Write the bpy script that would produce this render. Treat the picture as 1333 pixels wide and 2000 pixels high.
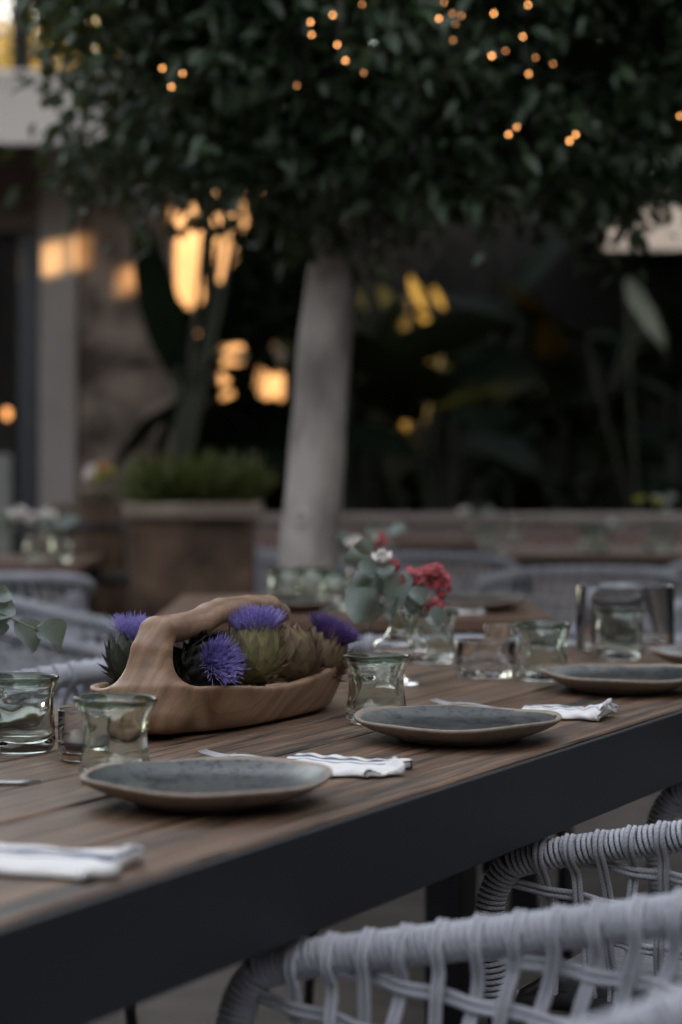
import bpy, math, random
import numpy as np
from mathutils import Vector, Matrix

random.seed(7)
rng = np.random.default_rng(7)
for o in list(bpy.data.objects):
    bpy.data.objects.remove(o)
scene = bpy.context.scene
COL = scene.collection
PI = math.pi

# ------------------------------------------------------------------ camera, light, exposure
CAM_H, TABLE_H = 1.12, 0.75
FPX = 4200.0
cam_data = bpy.data.cameras.new('camera')
cam = bpy.data.objects.new('camera', cam_data)
COL.objects.link(cam)
cam.location = (0, 0, CAM_H)
cam.rotation_euler = (math.radians(90), 0, 0)
cam_data.sensor_fit = 'HORIZONTAL'
cam_data.sensor_width = 24.0
cam_data.lens = 24.0 * FPX / 1333.0
cam_data.shift_y = -100.0 / 1333.0
cam_data.clip_start = 0.05
cam_data.clip_end = 2000
cam_data.dof.use_dof = True
cam_data.dof.focus_distance = 2.83
cam_data.dof.aperture_fstop = 2.9
cam_data.dof.aperture_blades = 0
scene.camera = cam

SUN_TO = Vector((0.80, -0.55, 0.225)).normalized()
SUN_EL = math.asin(SUN_TO.z)
world = bpy.data.worlds.new('World')
scene.world = world
world.use_nodes = True
wn = world.node_tree.nodes
wl = world.node_tree.links
for n in list(wn):
    wn.remove(n)
w_out = wn.new('ShaderNodeOutputWorld')
w_bg = wn.new('ShaderNodeBackground')
w_sky = wn.new('ShaderNodeTexSky')
w_sky.sky_type = 'NISHITA'
w_sky.sun_disc = False
w_sky.sun_elevation = SUN_EL
w_sky.sun_rotation = math.atan2(SUN_TO.x, SUN_TO.y)
w_hsv = wn.new('ShaderNodeHueSaturation')
w_hsv.inputs['Saturation'].default_value = 0.42
w_tint = wn.new('ShaderNodeMix')
w_tint.data_type = 'RGBA'
w_tint.blend_type = 'MULTIPLY'
w_tint.inputs[0].default_value = 1.0
w_tint.inputs[7].default_value = (1.0, 0.94, 0.865, 1)
wl.new(w_sky.outputs[0], w_hsv.inputs['Color'])
wl.new(w_hsv.outputs[0], w_tint.inputs[6])
wl.new(w_tint.outputs[2], w_bg.inputs['Color'])
w_bg.inputs['Strength'].default_value = 0.15
wl.new(w_bg.outputs[0], w_out.inputs[0])

sun_data = bpy.data.lights.new('sun', 'SUN')
sun_data.energy = 3.3
sun_data.angle = math.radians(0.5)
sun_data.color = (1.0, 0.55, 0.22)
sun = bpy.data.objects.new('sun', sun_data)
COL.objects.link(sun)
sun.rotation_euler = SUN_TO.to_track_quat('Z', 'Y').to_euler()
sun.location = (8, -6, 8)

scene.view_settings.view_transform = 'Standard'
scene.view_settings.look = 'None'
scene.view_settings.exposure = 3.0
scene.view_settings.gamma = 1.0
scene.view_settings.use_curve_mapping = False
scene.render.engine = 'CYCLES'
cy = scene.cycles
cy.use_denoising = True
cy.max_bounces = 16
cy.transmission_bounces = 14
cy.transparent_max_bounces = 16
cy.glossy_bounces = 6
cy.diffuse_bounces = 4
cy.caustics_refractive = True
cy.caustics_reflective = True
cy.sample_clamp_indirect = 4.0
cy.blur_glossy = 0.3

# ------------------------------------------------------------------ frames of reference
U = Vector((0.4633, 0.8862, 0))
V = Vector((-0.8862, 0.4633, 0))
P0 = Vector((0.045, 2.337, 0))
UANG = math.atan2(U.y, U.x)


def T(u, v, z=TABLE_H):
    p = P0 + U * u + V * v
    return Vector((p.x, p.y, z))


def at(px, py, d):
    """point of the place at distance d along the view, from its position in the photograph"""
    return Vector(((px - 666.5) / FPX * d, d, CAM_H - (py - 900.0) / FPX * d))


# ------------------------------------------------------------------ mesh helpers
def mk(name, verts, faces, mats=None, parent=None, smooth=True, uv=None, midx=None):
    me = bpy.data.meshes.new(name)
    me.from_pydata([tuple(v) for v in verts], [], [tuple(f) for f in faces])
    if mats is not None:
        for m in (mats if isinstance(mats, (list, tuple)) else [mats]):
            me.materials.append(m)
    if smooth:
        me.polygons.foreach_set('use_smooth', [True] * len(me.polygons))
    if midx is not None:
        me.polygons.foreach_set('material_index', list(midx))
    if uv is not None:
        lay = me.uv_layers.new(name='UVMap')
        li = np.zeros(len(me.loops), dtype=np.int32)
        me.loops.foreach_get('vertex_index', li)
        lay.data.foreach_set('uv', np.asarray(uv, dtype=np.float32)[li].ravel())
    me.update()
    o = bpy.data.objects.new(name, me)
    COL.objects.link(o)
    if parent is not None:
        o.parent = parent
    return o


def inst(name, mesh, parent=None, mw=None):
    o = bpy.data.objects.new(name, mesh)
    COL.objects.link(o)
    if parent is not None:
        o.parent = parent
    if mw is not None:
        o.matrix_basis = mw
    return o


def thing(name, label, cat, loc=(0, 0, 0), rz=0.0, group=None):
    o = bpy.data.objects.new(name, None)
    COL.objects.link(o)
    o.empty_display_size = 0.05
    o.location = loc
    o.rotation_euler = (0, 0, rz)
    return tag(o, label, cat, group)


def tag(o, label, cat, group=None):
    o['label'] = label
    o['category'] = cat
    if group:
        o['group'] = group
    return o


def structure(o):
    o['kind'] = 'structure'
    return o


def stuff(o):
    o['kind'] = 'stuff'
    return o


KIDS = {}


def copy_tree(o, parent=None):
    c = o.copy()
    COL.objects.link(c)
    if parent is not None:
        mb = o.matrix_basis.copy()
        c.parent = parent
        c.matrix_basis = mb
    for ch in list(o.children):
        copy_tree(ch, c)
    return c


class MB:
    """collects geometry for one mesh"""

    def __init__(self):
        self.v, self.f, self.uv, self.m = [], [], [], []

    def add(self, verts, faces, uv=None, m=0):
        b = len(self.v)
        self.v += [tuple(p) for p in verts]
        self.f += [tuple(b + i for i in f) for f in faces]
        self.uv += [tuple(p) for p in (uv if uv is not None else [(0, 0)] * len(verts))]
        self.m += [m] * len(faces)
        return self

    def box(self, lo, hi, bev=0.0, m=0):
        x0, y0, z0 = lo
        x1, y1, z1 = hi
        if bev <= 0:
            vs = [(x0, y0, z0), (x1, y0, z0), (x1, y1, z0), (x0, y1, z0), (x0, y0, z1), (x1, y0, z1), (x1, y1, z1), (x0, y1, z1)]
            fs = [(0, 3, 2, 1), (4, 5, 6, 7), (0, 1, 5, 4), (1, 2, 6, 5), (2, 3, 7, 6), (3, 0, 4, 7)]
            return self.add(vs, fs, None, m)
        b = min(bev, (x1 - x0) * .45, (y1 - y0) * .45, (z1 - z0) * .45)
        rings = []
        for (z, i) in ((z0, b), (z0 + b, 0), (z1 - b, 0), (z1, b)):
            xa, xb, ya, yb = x0 + i, x1 - i, y0 + i, y1 - i
            k = b if i == 0 else b * .6
            rings.append([(xa + k, ya, z), (xb - k, ya, z), (xb, ya + k, z), (xb, yb - k, z), (xb - k, yb, z), (xa + k, yb, z), (xa, yb - k, z), (xa, ya + k, z)])
        vs = [p for r in rings for p in r]
        fs = []
        for r in range(3):
            for i in range(8):
                j = (i + 1) % 8
                fs.append((r * 8 + i, r * 8 + j, r * 8 + 8 + j, r * 8 + 8 + i))
        fs.append(tuple(reversed(range(8))))
        fs.append(tuple(range(24, 32)))
        return self.add(vs, fs, None, m)

    def tube(self, pts, rad, n=8, closed=False, caps=True, m=0, vscale=1.0):
        v, f, uv = sweep(pts, rad, n, closed, caps)
        return self.add(v, f, uv, m)

    def build(self, name, mats, parent=None, smooth=True):
        return mk(name, self.v, self.f, mats, parent, smooth, self.uv, self.m)


def sweep(pts, rad, n=8, closed=False, caps=True):
    P = np.array([tuple(p) for p in pts], float)
    N = len(P)
    R = np.full(N, rad) if np.isscalar(rad) else np.asarray(rad, float)
    if closed:
        tan = np.roll(P, -1, 0) - np.roll(P, 1, 0)
    else:
        tan = np.gradient(P, axis=0)
    tan /= np.linalg.norm(tan, axis=1)[:, None] + 1e-12
    ref = np.array([0, 0, 1.0]) if abs(tan[0][2]) < .9 else np.array([1.0, 0, 0])
    a = np.cross(tan[0], ref)
    a /= np.linalg.norm(a)
    A = np.zeros_like(P)
    for i in range(N):
        a = a - tan[i] * np.dot(a, tan[i])
        a /= np.linalg.norm(a) + 1e-12
        A[i] = a
    B = np.cross(tan, A)
    seg = np.zeros(N)
    seg[1:] = np.cumsum(np.linalg.norm(np.diff(P, axis=0), axis=1))
    ang = np.arange(n) / n * 2 * PI
    ring = P[:, None, :] + R[:, None, None] * (np.cos(ang)[None, :, None] * A[:, None, :] + np.sin(ang)[None, :, None] * B[:, None, :])
    v = ring.reshape(-1, 3)
    uv = np.stack([np.repeat(seg, n), np.tile(ang / (2 * PI), N)], 1)
    f = []
    M = N if closed else N - 1
    for i in range(M):
        b0, b1 = i * n, ((i + 1) % N) * n
        for j in range(n):
            k = (j + 1) % n
            f.append((b0 + j, b0 + k, b1 + k, b1 + j))
    if caps and not closed:
        f.append(tuple(range(n - 1, -1, -1)))
        f.append(tuple((N - 1) * n + j for j in range(n)))
    return v.tolist(), f, uv.tolist()


def smooth_path(ctrl, per=8, closed=False):
    """Catmull-Rom through control points"""
    C = [np.array(tuple(c), float) for c in ctrl]
    n = len(C)
    out = []
    for i in range(n if closed else n - 1):
        p1, p2 = C[i], C[(i + 1) % n]
        p0 = C[i - 1] if (i > 0 or closed) else 2 * p1 - p2
        p3 = C[(i + 2) % n] if (i + 2 < n or closed) else 2 * p2 - p1
        for k in range(per):
            t = k / per
            out.append(.5 * ((2 * p1) + (-p0 + p2) * t + (2 * p0 - 5 * p1 + 4 * p2 - p3) * t * t + (-p0 + 3 * p1 - 3 * p2 + p3) * t ** 3))
    if not closed:
        out.append(C[-1])
    return np.array(out)


def lathe(profile, n=48, mod=None):
    """profile: (r, z) pairs. mod(theta, r, z) -> (r, z). r==0 ends become poles"""
    v, f, uv = [], [], []
    rows = []
    for k, (r, z) in enumerate(profile):
        if r <= 1e-6:
            rows.append([len(v)])
            v.append((0, 0, z if mod is None else mod(0, 0, z)[1]))
            uv.append((0, k))
        else:
            row = []
            for j in range(n):
                th = j / n * 2 * PI
                rr, zz = (r, z) if mod is None else mod(th, r, z)
                row.append(len(v))
                v.append((rr * math.cos(th), rr * math.sin(th), zz))
                uv.append((j / n, k))
            rows.append(row)
    for a, b in zip(rows[:-1], rows[1:]):
        if len(a) == 1 and len(b) == 1:
            continue
        for j in range(n):
            k = (j + 1) % n
            if len(a) == 1:
                f.append((a[0], b[k], b[j]))
            elif len(b) == 1:
                f.append((a[j], a[k], b[0]))
            else:
                f.append((a[j], a[k], b[k], b[j]))
    return v, f, uv


# ------------------------------------------------------------------ materials
def mat(name, color, rough=0.6, **kw):
    m = bpy.data.materials.new(name)
    m.use_nodes = True
    b = m.node_tree.nodes['Principled BSDF']
    b.inputs['Base Color'].default_value = (*color, 1)
    b.inputs['Roughness'].default_value = rough
    for k, val in kw.items():
        b.inputs[k].default_value = val
    return m


def nd(m, t, **props):
    n = m.node_tree.nodes.new(t)
    for k, v in props.items():
        setattr(n, k, v)
    return n


def lk(m, a, b):
    m.node_tree.links.new(a, b)


def coords(m, scale=(1, 1, 1), kind='Object', rand=True, loc=(0, 0, 0), rot=(0, 0, 0)):
    tc = nd(m, 'ShaderNodeTexCoord')
    mp = nd(m, 'ShaderNodeMapping')
    mp.inputs['Scale'].default_value = scale
    mp.inputs['Location'].default_value = loc
    mp.inputs['Rotation'].default_value = rot
    lk(m, tc.outputs[kind], mp.inputs['Vector'])
    if not rand:
        return mp.outputs[0]
    oi = nd(m, 'ShaderNodeObjectInfo')
    mu = nd(m, 'ShaderNodeMath', operation='MULTIPLY')
    mu.inputs[1].default_value = 37.0
    lk(m, oi.outputs['Random'], mu.inputs[0])
    ad = nd(m, 'ShaderNodeVectorMath', operation='ADD')
    lk(m, mp.outputs[0], ad.inputs[0])
    lk(m, mu.outputs[0], ad.inputs[1])
    return ad.outputs[0]


def ramp(m, fac, stops, interp='LINEAR'):
    r = nd(m, 'ShaderNodeValToRGB')
    r.color_ramp.interpolation = interp
    els = r.color_ramp.elements
    full = [(p, (*c, 1) if len(c) == 3 else c) for p, c in stops]
    els[0].position, els[0].color = full[0]
    els[1].position, els[1].color = full[-1]
    for p, c in full[1:-1]:
        e = els.new(p)
        e.color = c
    lk(m, fac, r.inputs[0])
    return r.outputs[0]


def noise(m, vec, scale, detail=4, rough=.55, dist=0.0):
    n = nd(m, 'ShaderNodeTexNoise')
    n.inputs['Scale'].default_value = scale
    n.inputs['Detail'].default_value = detail
    n.inputs['Roughness'].default_value = rough
    n.inputs['Distortion'].default_value = dist
    lk(m, vec, n.inputs['Vector'])
    return n.outputs['Fac']


def bump(m, height, strength=.3, dist=.002):
    b = nd(m, 'ShaderNodeBump')
    b.inputs['Strength'].default_value = strength
    b.inputs['Distance'].default_value = dist
    lk(m, height, b.inputs['Height'])
    lk(m, b.outputs[0], m.node_tree.nodes['Principled BSDF'].inputs['Normal'])
    return b


def mix(m, fac, a, b, mode='MIX'):
    n = nd(m, 'ShaderNodeMix', data_type='RGBA', blend_type=mode)
    if isinstance(fac, (int, float)):
        n.inputs[0].default_value = fac
    else:
        lk(m, fac, n.inputs[0])
    for s, x in ((6, a), (7, b)):
        if isinstance(x, tuple):
            n.inputs[s].default_value = (*x, 1)
        else:
            lk(m, x, n.inputs[s])
    return n.outputs[2]


def setc(m, sock, name='Base Color'):
    lk(m, sock, m.node_tree.nodes['Principled BSDF'].inputs[name])


def m_noisy(name, c0, c1, scale=8, rough=.8, bs=.2, bd=.002, detail=5, stretch=(1, 1, 1), lo=.3, hi=.7, **kw):
    m = mat(name, c0, rough, **kw)
    v = coords(m, stretch)
    n = noise(m, v, scale, detail)
    setc(m, ramp(m, n, [(lo, c0), (hi, c1)]))
    n2 = noise(m, v, scale * 4, 3)
    if bs > 0:
        bump(m, n2, bs, bd)
    return m


M = {}


def m_table_wood():
    m = mat('weathered_table_wood', (.2, .13, .08), .55)
    v = coords(m, (1, 1, 1))
    tc = nd(m, 'ShaderNodeMapping')
    tc.inputs['Scale'].default_value = (1.2, 26, 10)
    lk(m, v, tc.inputs['Vector'])
    grain = noise(m, tc.outputs[0], 3.0, 8, .65, .6)
    t2 = nd(m, 'ShaderNodeMapping')
    t2.inputs['Scale'].default_value = (1.0, 4.2, 2)
    lk(m, v, t2.inputs['Vector'])
    patch = noise(m, t2.outputs[0], 2.6, 4, .6, .4)
    t3 = nd(m, 'ShaderNodeMapping')
    t3.inputs['Scale'].default_value = (1.6, 34, 10)
    lk(m, v, t3.inputs['Vector'])
    crack = noise(m, t3.outputs[0], 1.5, 3, .5, .9)
    col = ramp(m, grain, [(.32, (.016, .008, .005)), (.47, (.080, .042, .023)), (.68, (.205, .118, .066))])
    col = mix(m, ramp(m, patch, [(.35, (0, 0, 0)), (.7, (1, 1, 1))]), col, mix(m, .28, col, (.18, .125, .088)))
    ck = ramp(m, crack, [(.355, (0, 0, 0)), (.41, (1, 1, 1))])
    col = mix(m, ck, (.022, .014, .010), col)
    setc(m, col)
    oi = noise(m, v, 60, 2)
    setc(m, ramp(m, patch, [(.3, (.42,) * 3), (.7, (.66,) * 3)]), 'Roughness')
    h = mix(m, .6, grain, ck, 'MULTIPLY')
    bump(m, h, .8, .0022)
    return m


def m_basket_wood():
    m = mat('carved_teak', (.4, .26, .17), .5)
    v = coords(m, (1, 1, 1), rand=False)
    mp = nd(m, 'ShaderNodeMapping')
    mp.inputs['Rotation'].default_value = (.25, .62, .3)
    mp.inputs['Location'].default_value = (-.02, .16, .05)
    lk(m, v, mp.inputs['Vector'])
    w = nd(m, 'ShaderNodeTexWave', wave_type='RINGS', rings_direction='X')
    w.inputs['Scale'].default_value = 9.0
    w.inputs['Distortion'].default_value = 6.0
    w.inputs['Detail'].default_value = 2.5
    w.inputs['Detail Scale'].default_value = .8
    lk(m, mp.outputs[0], w.inputs['Vector'])
    mp2 = nd(m, 'ShaderNodeMapping')
    mp2.inputs['Scale'].default_value = (3, 40, 40)
    lk(m, mp.outputs[0], mp2.inputs['Vector'])
    fib = noise(m, mp2.outputs[0], 6, 5, .6)
    blotch = noise(m, v, 9, 4)
    w2 = nd(m, 'ShaderNodeTexWave', wave_type='RINGS', rings_direction='X', wave_profile='SAW')
    w2.inputs['Scale'].default_value = 26.0
    w2.inputs['Distortion'].default_value = 4.0
    w2.inputs['Detail'].default_value = 2.0
    w2.inputs['Detail Scale'].default_value = .7
    lk(m, mp.outputs[0], w2.inputs['Vector'])
    lines = ramp(m, w2.outputs['Fac'], [(0, (.42,) * 3), (.22, (.85,) * 3), (.6, (1.0,) * 3), (1, (.95,) * 3)])
    c = ramp(m, w.outputs['Fac'], [(.0, (.17, .090, .050)), (.12, (.235, .130, .074)), (.35, (.31, .182, .107)), (.8, (.35, .213, .132)), (1, (.26, .150, .087))])
    c = mix(m, ramp(m, fib, [(.35, (.0,) * 3), (.65, (.45,) * 3)]), c, (.17, .105, .068))
    c = mix(m, ramp(m, blotch, [(.4, (0,) * 3), (.75, (.5,) * 3)]), c, (.34, .225, .145))
    setc(m, mix(m, .42, c, lines, 'MULTIPLY'))
    bump(m, fib, .25, .0008)
    return m


def m_rope(name, c):
    m = mat(name, c, .75)
    tc = nd(m, 'ShaderNodeTexCoord')
    sp = nd(m, 'ShaderNodeSeparateXYZ')
    lk(m, tc.outputs['UV'], sp.inputs[0])
    # diagonal strands from the rope's own length and turn
    outs = []
    for sgn in (1, -1):
        a = nd(m, 'ShaderNodeMath', operation='MULTIPLY_ADD')
        a.inputs[1].default_value = 1700.0 if sgn > 0 else 1100.0
        lk(m, sp.outputs[0], a.inputs[0])
        b = nd(m, 'ShaderNodeMath', operation='MULTIPLY')
        b.inputs[1].default_value = sgn * 2 * PI * 2
        lk(m, sp.outputs[1], b.inputs[0])
        lk(m, b.outputs[0], a.inputs[2])
        s = nd(m, 'ShaderNodeMath', operation='SINE')
        lk(m, a.outputs[0], s.inputs[0])
        outs.append(s.outputs[0])
    mx = nd(m, 'ShaderNodeMath', operation='MAXIMUM')
    lk(m, outs[0], mx.inputs[0])
    lk(m, outs[1], mx.inputs[1])
    v = coords(m, (1, 1, 1))
    n = noise(m, v, 14, 4)
    col = ramp(m, n, [(.3, tuple(x * .82 for x in c)), (.7, tuple(min(1, x * 1.12) for x in c))])
    fl = ramp(m, mx.outputs[0], [(.0, (.78,) * 3), (.7, (1, 1, 1))])
    setc(m, mix(m, 1.0, col, fl, 'MULTIPLY'))
    bump(m, mx.outputs[0], .3, .0006)
    return m


def m_leaf(name, c0, c1, rough=.35, trans=.25, scale=6):
    m = mat(name, c0, rough)
    v = coords(m, (1, 1, 1))
    n = noise(m, v, scale, 3)
    col = ramp(m, n, [(.3, c0), (.7, c1)])
    setc(m, col)
    if trans > 0:
        b = m.node_tree.nodes['Principled BSDF']
        t = nd(m, 'ShaderNodeBsdfTranslucent')
        lk(m, mix(m, .35, col, (.30, .26, .03), 'MIX'), t.inputs['Color'])
        ms = nd(m, 'ShaderNodeMixShader')
        ms.inputs[0].default_value = trans
        lk(m, b.outputs[0], ms.inputs[1])
        lk(m, t.outputs[0], ms.inputs[2])
        lk(m, ms.outputs[0], m.node_tree.nodes['Material Output'].inputs['Surface'])
    return m


def m_glass(name, tint, rough=0.0, bumpy=0.0):
    m = mat(name, tint, rough)
    b = m.node_tree.nodes['Principled BSDF']
    b.inputs['Transmission Weight'].default_value = 1.0
    b.inputs['IOR'].default_value = 1.48
    if bumpy > 0:
        v = coords(m, (1, 1, 1))
        n = noise(m, v, 30, 2)
        bump(m, n, bumpy, .004)
    return m


def m_plate_glaze():
    m = mat('speckled_blue_green_glaze', (.12, .15, .15), .33)
    v = coords(m, (1, 1, 1))
    big = noise(m, v, 14, 4, .6)
    base = ramp(m, big, [(.3, (.022, .027, .026)), (.55, (.047, .052, .049)), (.8, (.088, .090, .083))])
    vo = nd(m, 'ShaderNodeTexVoronoi')
    vo.inputs['Scale'].default_value = 125
    wob = noise(m, v, 80, 2)
    va = nd(m, 'ShaderNodeVectorMath', operation='MULTIPLY_ADD')
    va.inputs[1].default_value = (.012, .012, .012)
    lk(m, wob, va.inputs[0])
    lk(m, v, va.inputs[2])
    lk(m, va.outputs[0], vo.inputs['Vector'])
    sc = nd(m, 'ShaderNodeSeparateColor')
    lk(m, vo.outputs['Color'], sc.inputs[0])
    # each spot gets its own size
    th = nd(m, 'ShaderNodeMath', operation='MULTIPLY')
    th.inputs[1].default_value = .78
    lk(m, sc.outputs[0], th.inputs[0])
    cmpn = nd(m, 'ShaderNodeMath', operation='LESS_THAN')
    lk(m, vo.outputs['Distance'], cmpn.inputs[0])
    lk(m, th.outputs[0], cmpn.inputs[1])
    dens = noise(m, v, 22, 2)
    on = nd(m, 'ShaderNodeMath', operation='GREATER_THAN')
    lk(m, dens, on.inputs[0])
    on.inputs[1].default_value = .36
    both = nd(m, 'ShaderNodeMath', operation='MULTIPLY')
    lk(m, cmpn.outputs[0], both.inputs[0])
    lk(m, on.outputs[0], both.inputs[1])
    big2 = nd(m, 'ShaderNodeMath', operation='GREATER_THAN')
    lk(m, sc.outputs[1], big2.inputs[0])
    big2.inputs[1].default_value = .25
    fin = nd(m, 'ShaderNodeMath', operation='MULTIPLY')
    lk(m, both.outputs[0], fin.inputs[0])
    lk(m, big2.outputs[0], fin.inputs[1])
    setc(m, mix(m, fin.outputs[0], base, (.005, .008, .017)))
    bump(m, noise(m, v, 40, 3), .12, .002)
    return m


M['table_wood'] = m_table_wood()
M['basket'] = m_basket_wood()
M['rope'] = m_rope('grey_rope', (.45, .455, .505))
M['steel'] = m_noisy('dark_painted_steel', (.0042, .005, .0075), (.0088, .0102, .0150), 5, .5, .08, .0006, 8)
M['leg_metal'] = m_noisy('black_metal', (.010, .010, .012), (.018, .016, .017), 25, .45, .05)
M['glaze'] = m_plate_glaze()
M['clay'] = m_noisy('bare_stoneware_clay', (.205, .158, .122), (.30, .24, .195), 60, .7, .25, .001)
M['green_glass'] = m_glass('green_recycled_glass', (.885, .935, .885), 0, 0)
M['clear_glass'] = m_glass('clear_glass', (.985, .985, .985), 0, 0)
M['rim_glass'] = m_glass('thick_green_glass', (.26, .36, .28))
M['wax'] = m_noisy('candle_wax', (.05, .035, .032), (.08, .06, .055), 30, .4, .05)
M['silver'] = mat('brushed_cutlery', (.45, .45, .46), .28, Metallic=1.0)


def m_napkin():
    m = mat('white_striped_linen', (.7, .69, .68), .85)
    tc = nd(m, 'ShaderNodeTexCoord')
    sp = nd(m, 'ShaderNodeSeparateXYZ')
    lk(m, tc.outputs['UV'], sp.inputs[0])
    white, blue = (.74, .72, .71), (.085, .10, .17)
    s = ramp(m, sp.outputs[1], [(0, white), (.50, blue), (.515, white), (.55, blue), (.70, white), (.735, blue), (.75, white)], 'CONSTANT')
    v = coords(m)
    n = noise(m, v, 300, 2)
    setc(m, mix(m, .12, s, n, 'MULTIPLY'))
    bump(m, noise(m, v, 55, 6), .8, .005)
    return m


M['napkin'] = m_napkin()
M['citrus_leaf'] = m_leaf('dark_citrus_leaf', (.008, .020, .009), (.030, .058, .022), .5, .12)
M['bark'] = m_noisy('grey_bark', (.17, .15, .138), (.40, .365, .34), 7, .85, .6, .006, 7, (1, 1, .45), lo=.38, hi=.60)
M['twig'] = m_noisy('brown_twig', (.05, .04, .03), (.09, .07, .05), 20, .8, .3)
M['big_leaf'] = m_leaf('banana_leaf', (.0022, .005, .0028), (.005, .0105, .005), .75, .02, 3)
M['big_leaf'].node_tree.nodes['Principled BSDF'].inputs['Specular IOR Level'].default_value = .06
M['pale_leaf'] = m_leaf('silvery_leaf', (.10, .125, .10), (.16, .18, .14), .4, .2, 3)
M['sun_yellow_leaf'] = m_leaf('sun_tinted_leaf', (.13, .12, .03), (.24, .20, .05), .5, .45)  # yellow of the low sun is put into this leaf colour
M['grass_leaf'] = m_leaf('planter_leaf', (.04, .06, .014), (.075, .10, .024), .5, .25)
M['eucalyptus'] = m_leaf('eucalyptus_leaf', (.125, .165, .15), (.225, .265, .24), .42, .15, 30)
M['stem'] = m_noisy('plant_stem', (.10, .11, .06), (.16, .16, .09), 40, .6, .1)
M['stem_dark'] = m_noisy('dark_plant_stem', (.02, .025, .015), (.035, .04, .022), 10, .6, .1)
M['red_petal'] = m_noisy('coral_red_petal', (.22, .014, .024), (.40, .06, .07), 60, .5, .1)
M['pink_petal'] = m_noisy('rose_pink_petal', (.40, .09, .095), (.50, .17, .16), 60, .5, .1)
M['white_petal'] = m_noisy('white_petal', (.70, .66, .63), (.78, .74, .71), 30, .55, .1)
M['yellow_petal'] = m_noisy('yellow_green_petal', (.32, .32, .05), (.45, .42, .09), 30, .55, .1)
M['plaster'] = m_noisy('pale_plaster', (.22, .195, .185), (.28, .255, .24), 3, .9, .3, .004)
M['rough_plaster'] = m_noisy('worn_stone_render', (.046, .033, .026), (.225, .178, .148), 3.6, .92, .6, .01, 7, lo=.40, hi=.62)
M['fascia'] = m_noisy('cream_fascia', (.52, .475, .45), (.62, .57, .54), 2.2, .85, .2)
M['soffit'] = m_noisy('brown_soffit', (.10, .07, .055), (.15, .11, .085), 4, .85, .2)
M['dark_paint'] = m_noisy('dark_blue_frame_paint', (.012, .015, .024), (.02, .024, .034), 8, .5, .05)
M['dark_room'] = m_noisy('dark_interior', (.02, .017, .016), (.03, .026, .024), 3, .8, .1)
M['floor'] = m_noisy('worn_concrete', (.07, .058, .05), (.135, .114, .10), 5, .9, .4, .004, 8)
M['sunny_wall'] = m_noisy('sunny_limewash', (.33, .27, .215), (.42, .35, .285), 3, .9, .3, .004)
M['far_wood'] = m_noisy('oiled_table_board', (.075, .04, .024), (.15, .085, .052), 10, .5, .2, .001, 5, (1, 14, 4))
M['planter_stone'] = m_noisy('planter_rim_stone', (.22, .17, .13), (.33, .26, .2), 8, .9, .4, .004)
M['planter_body'] = m_noisy('mottled_clay', (.022, .014, .010), (.20, .125, .085), 5, .9, .5, .006, 6)
M['barrel_wood'] = m_noisy('dark_stave_wood', (.04, .02, .012), (.12, .065, .032), 6, .6, .3, .002, 5, (6, 6, 1))
M['fence'] = m_noisy('dark_timber', (.005, .004, .0035), (.011, .009, .0075), 5, .85, .3, .003, 5, (8, 8, 1))
M['garden_wall'] = m_noisy('garden_wall_render', (.27, .225, .205), (.36, .31, .285), 5, .9, .3, .003)
M['dark_soil'] = m_noisy('soil', (.02, .015, .012), (.04, .03, .024), 20, .95, .5, .01)
M['white_paint'] = m_noisy('white_paint', (.62, .6, .58), (.7, .68, .66), 6, .5, .05)


def m_tile():
    m = mat('patterned_tile', (.3, .24, .21), .5)
    v = coords(m, (1, 1, 1), 'Object', False)
    s = nd(m, 'ShaderNodeSeparateXYZ')
    lk(m, v, s.inputs[0])
    # rosette: rings and petals round the tile's centre
    g = nd(m, 'ShaderNodeTexGradient', gradient_type='SPHERICAL')
    mp = nd(m, 'ShaderNodeMapping')
    mp.inputs['Scale'].default_value = (9, 9, 9)
    lk(m, v, mp.inputs[0])
    lk(m, mp.outputs[0], g.inputs[0])
    c = ramp(m, g.outputs['Fac'], [(0, (.36, .29, .26)), (.18, (.33, .26, .235)), (.2, (.24, .155, .14)), (.5, (.33, .26, .235)), (.62, (.24, .13, .12)), (.9, (.34, .27, .24))], 'CONSTANT')
    n = noise(m, coords(m), 12, 4)
    setc(m, mix(m, .5, c, ramp(m, n, [(.3, (.6,) * 3), (.7, (1,) * 3)]), 'MULTIPLY'))
    return m


M['tile'] = m_tile()
M['dark_stucco'] = m_noisy('dark_stucco', (.085, .075, .07), (.12, .105, .10), 3, .9, .3)  # dark so that the added blocking walls bounce little light


def m_emit(name, c, s):
    m = mat(name, c, .5)
    b = m.node_tree.nodes['Principled BSDF']
    b.inputs['Emission Color'].default_value = (*c, 1)
    b.inputs['Emission Strength'].default_value = s
    return m


M['bulb'] = m_emit('warm_bulb', (1.0, .42, .13), 1.7)
M['bulb_dim'] = m_emit('dim_warm_bulb', (1.0, .40, .13), .75)
M['lamp'] = m_emit('lamp_glow', (1.0, .40, .12), .45)

# ================================================================== LARGE STRUCTURE
g = MB()
g.add([(-400, -300, 0), (400, -300, 0), (400, 600, 0), (-400, 600, 0)], [(0, 1, 2, 3)])
structure(g.build('ground', M['floor'], None, False))

# --- building on the left with door, pilaster and overhanging roof
bY = 11.5
bl = thing('restaurant_building', 'cream rendered building with dark doorway and deep roof overhang behind the terrace', 'building', (-2.6, bY, 0))


def lx(px, d=bY):
    return (px - 666.5) / FPX * d + 2.6


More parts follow.
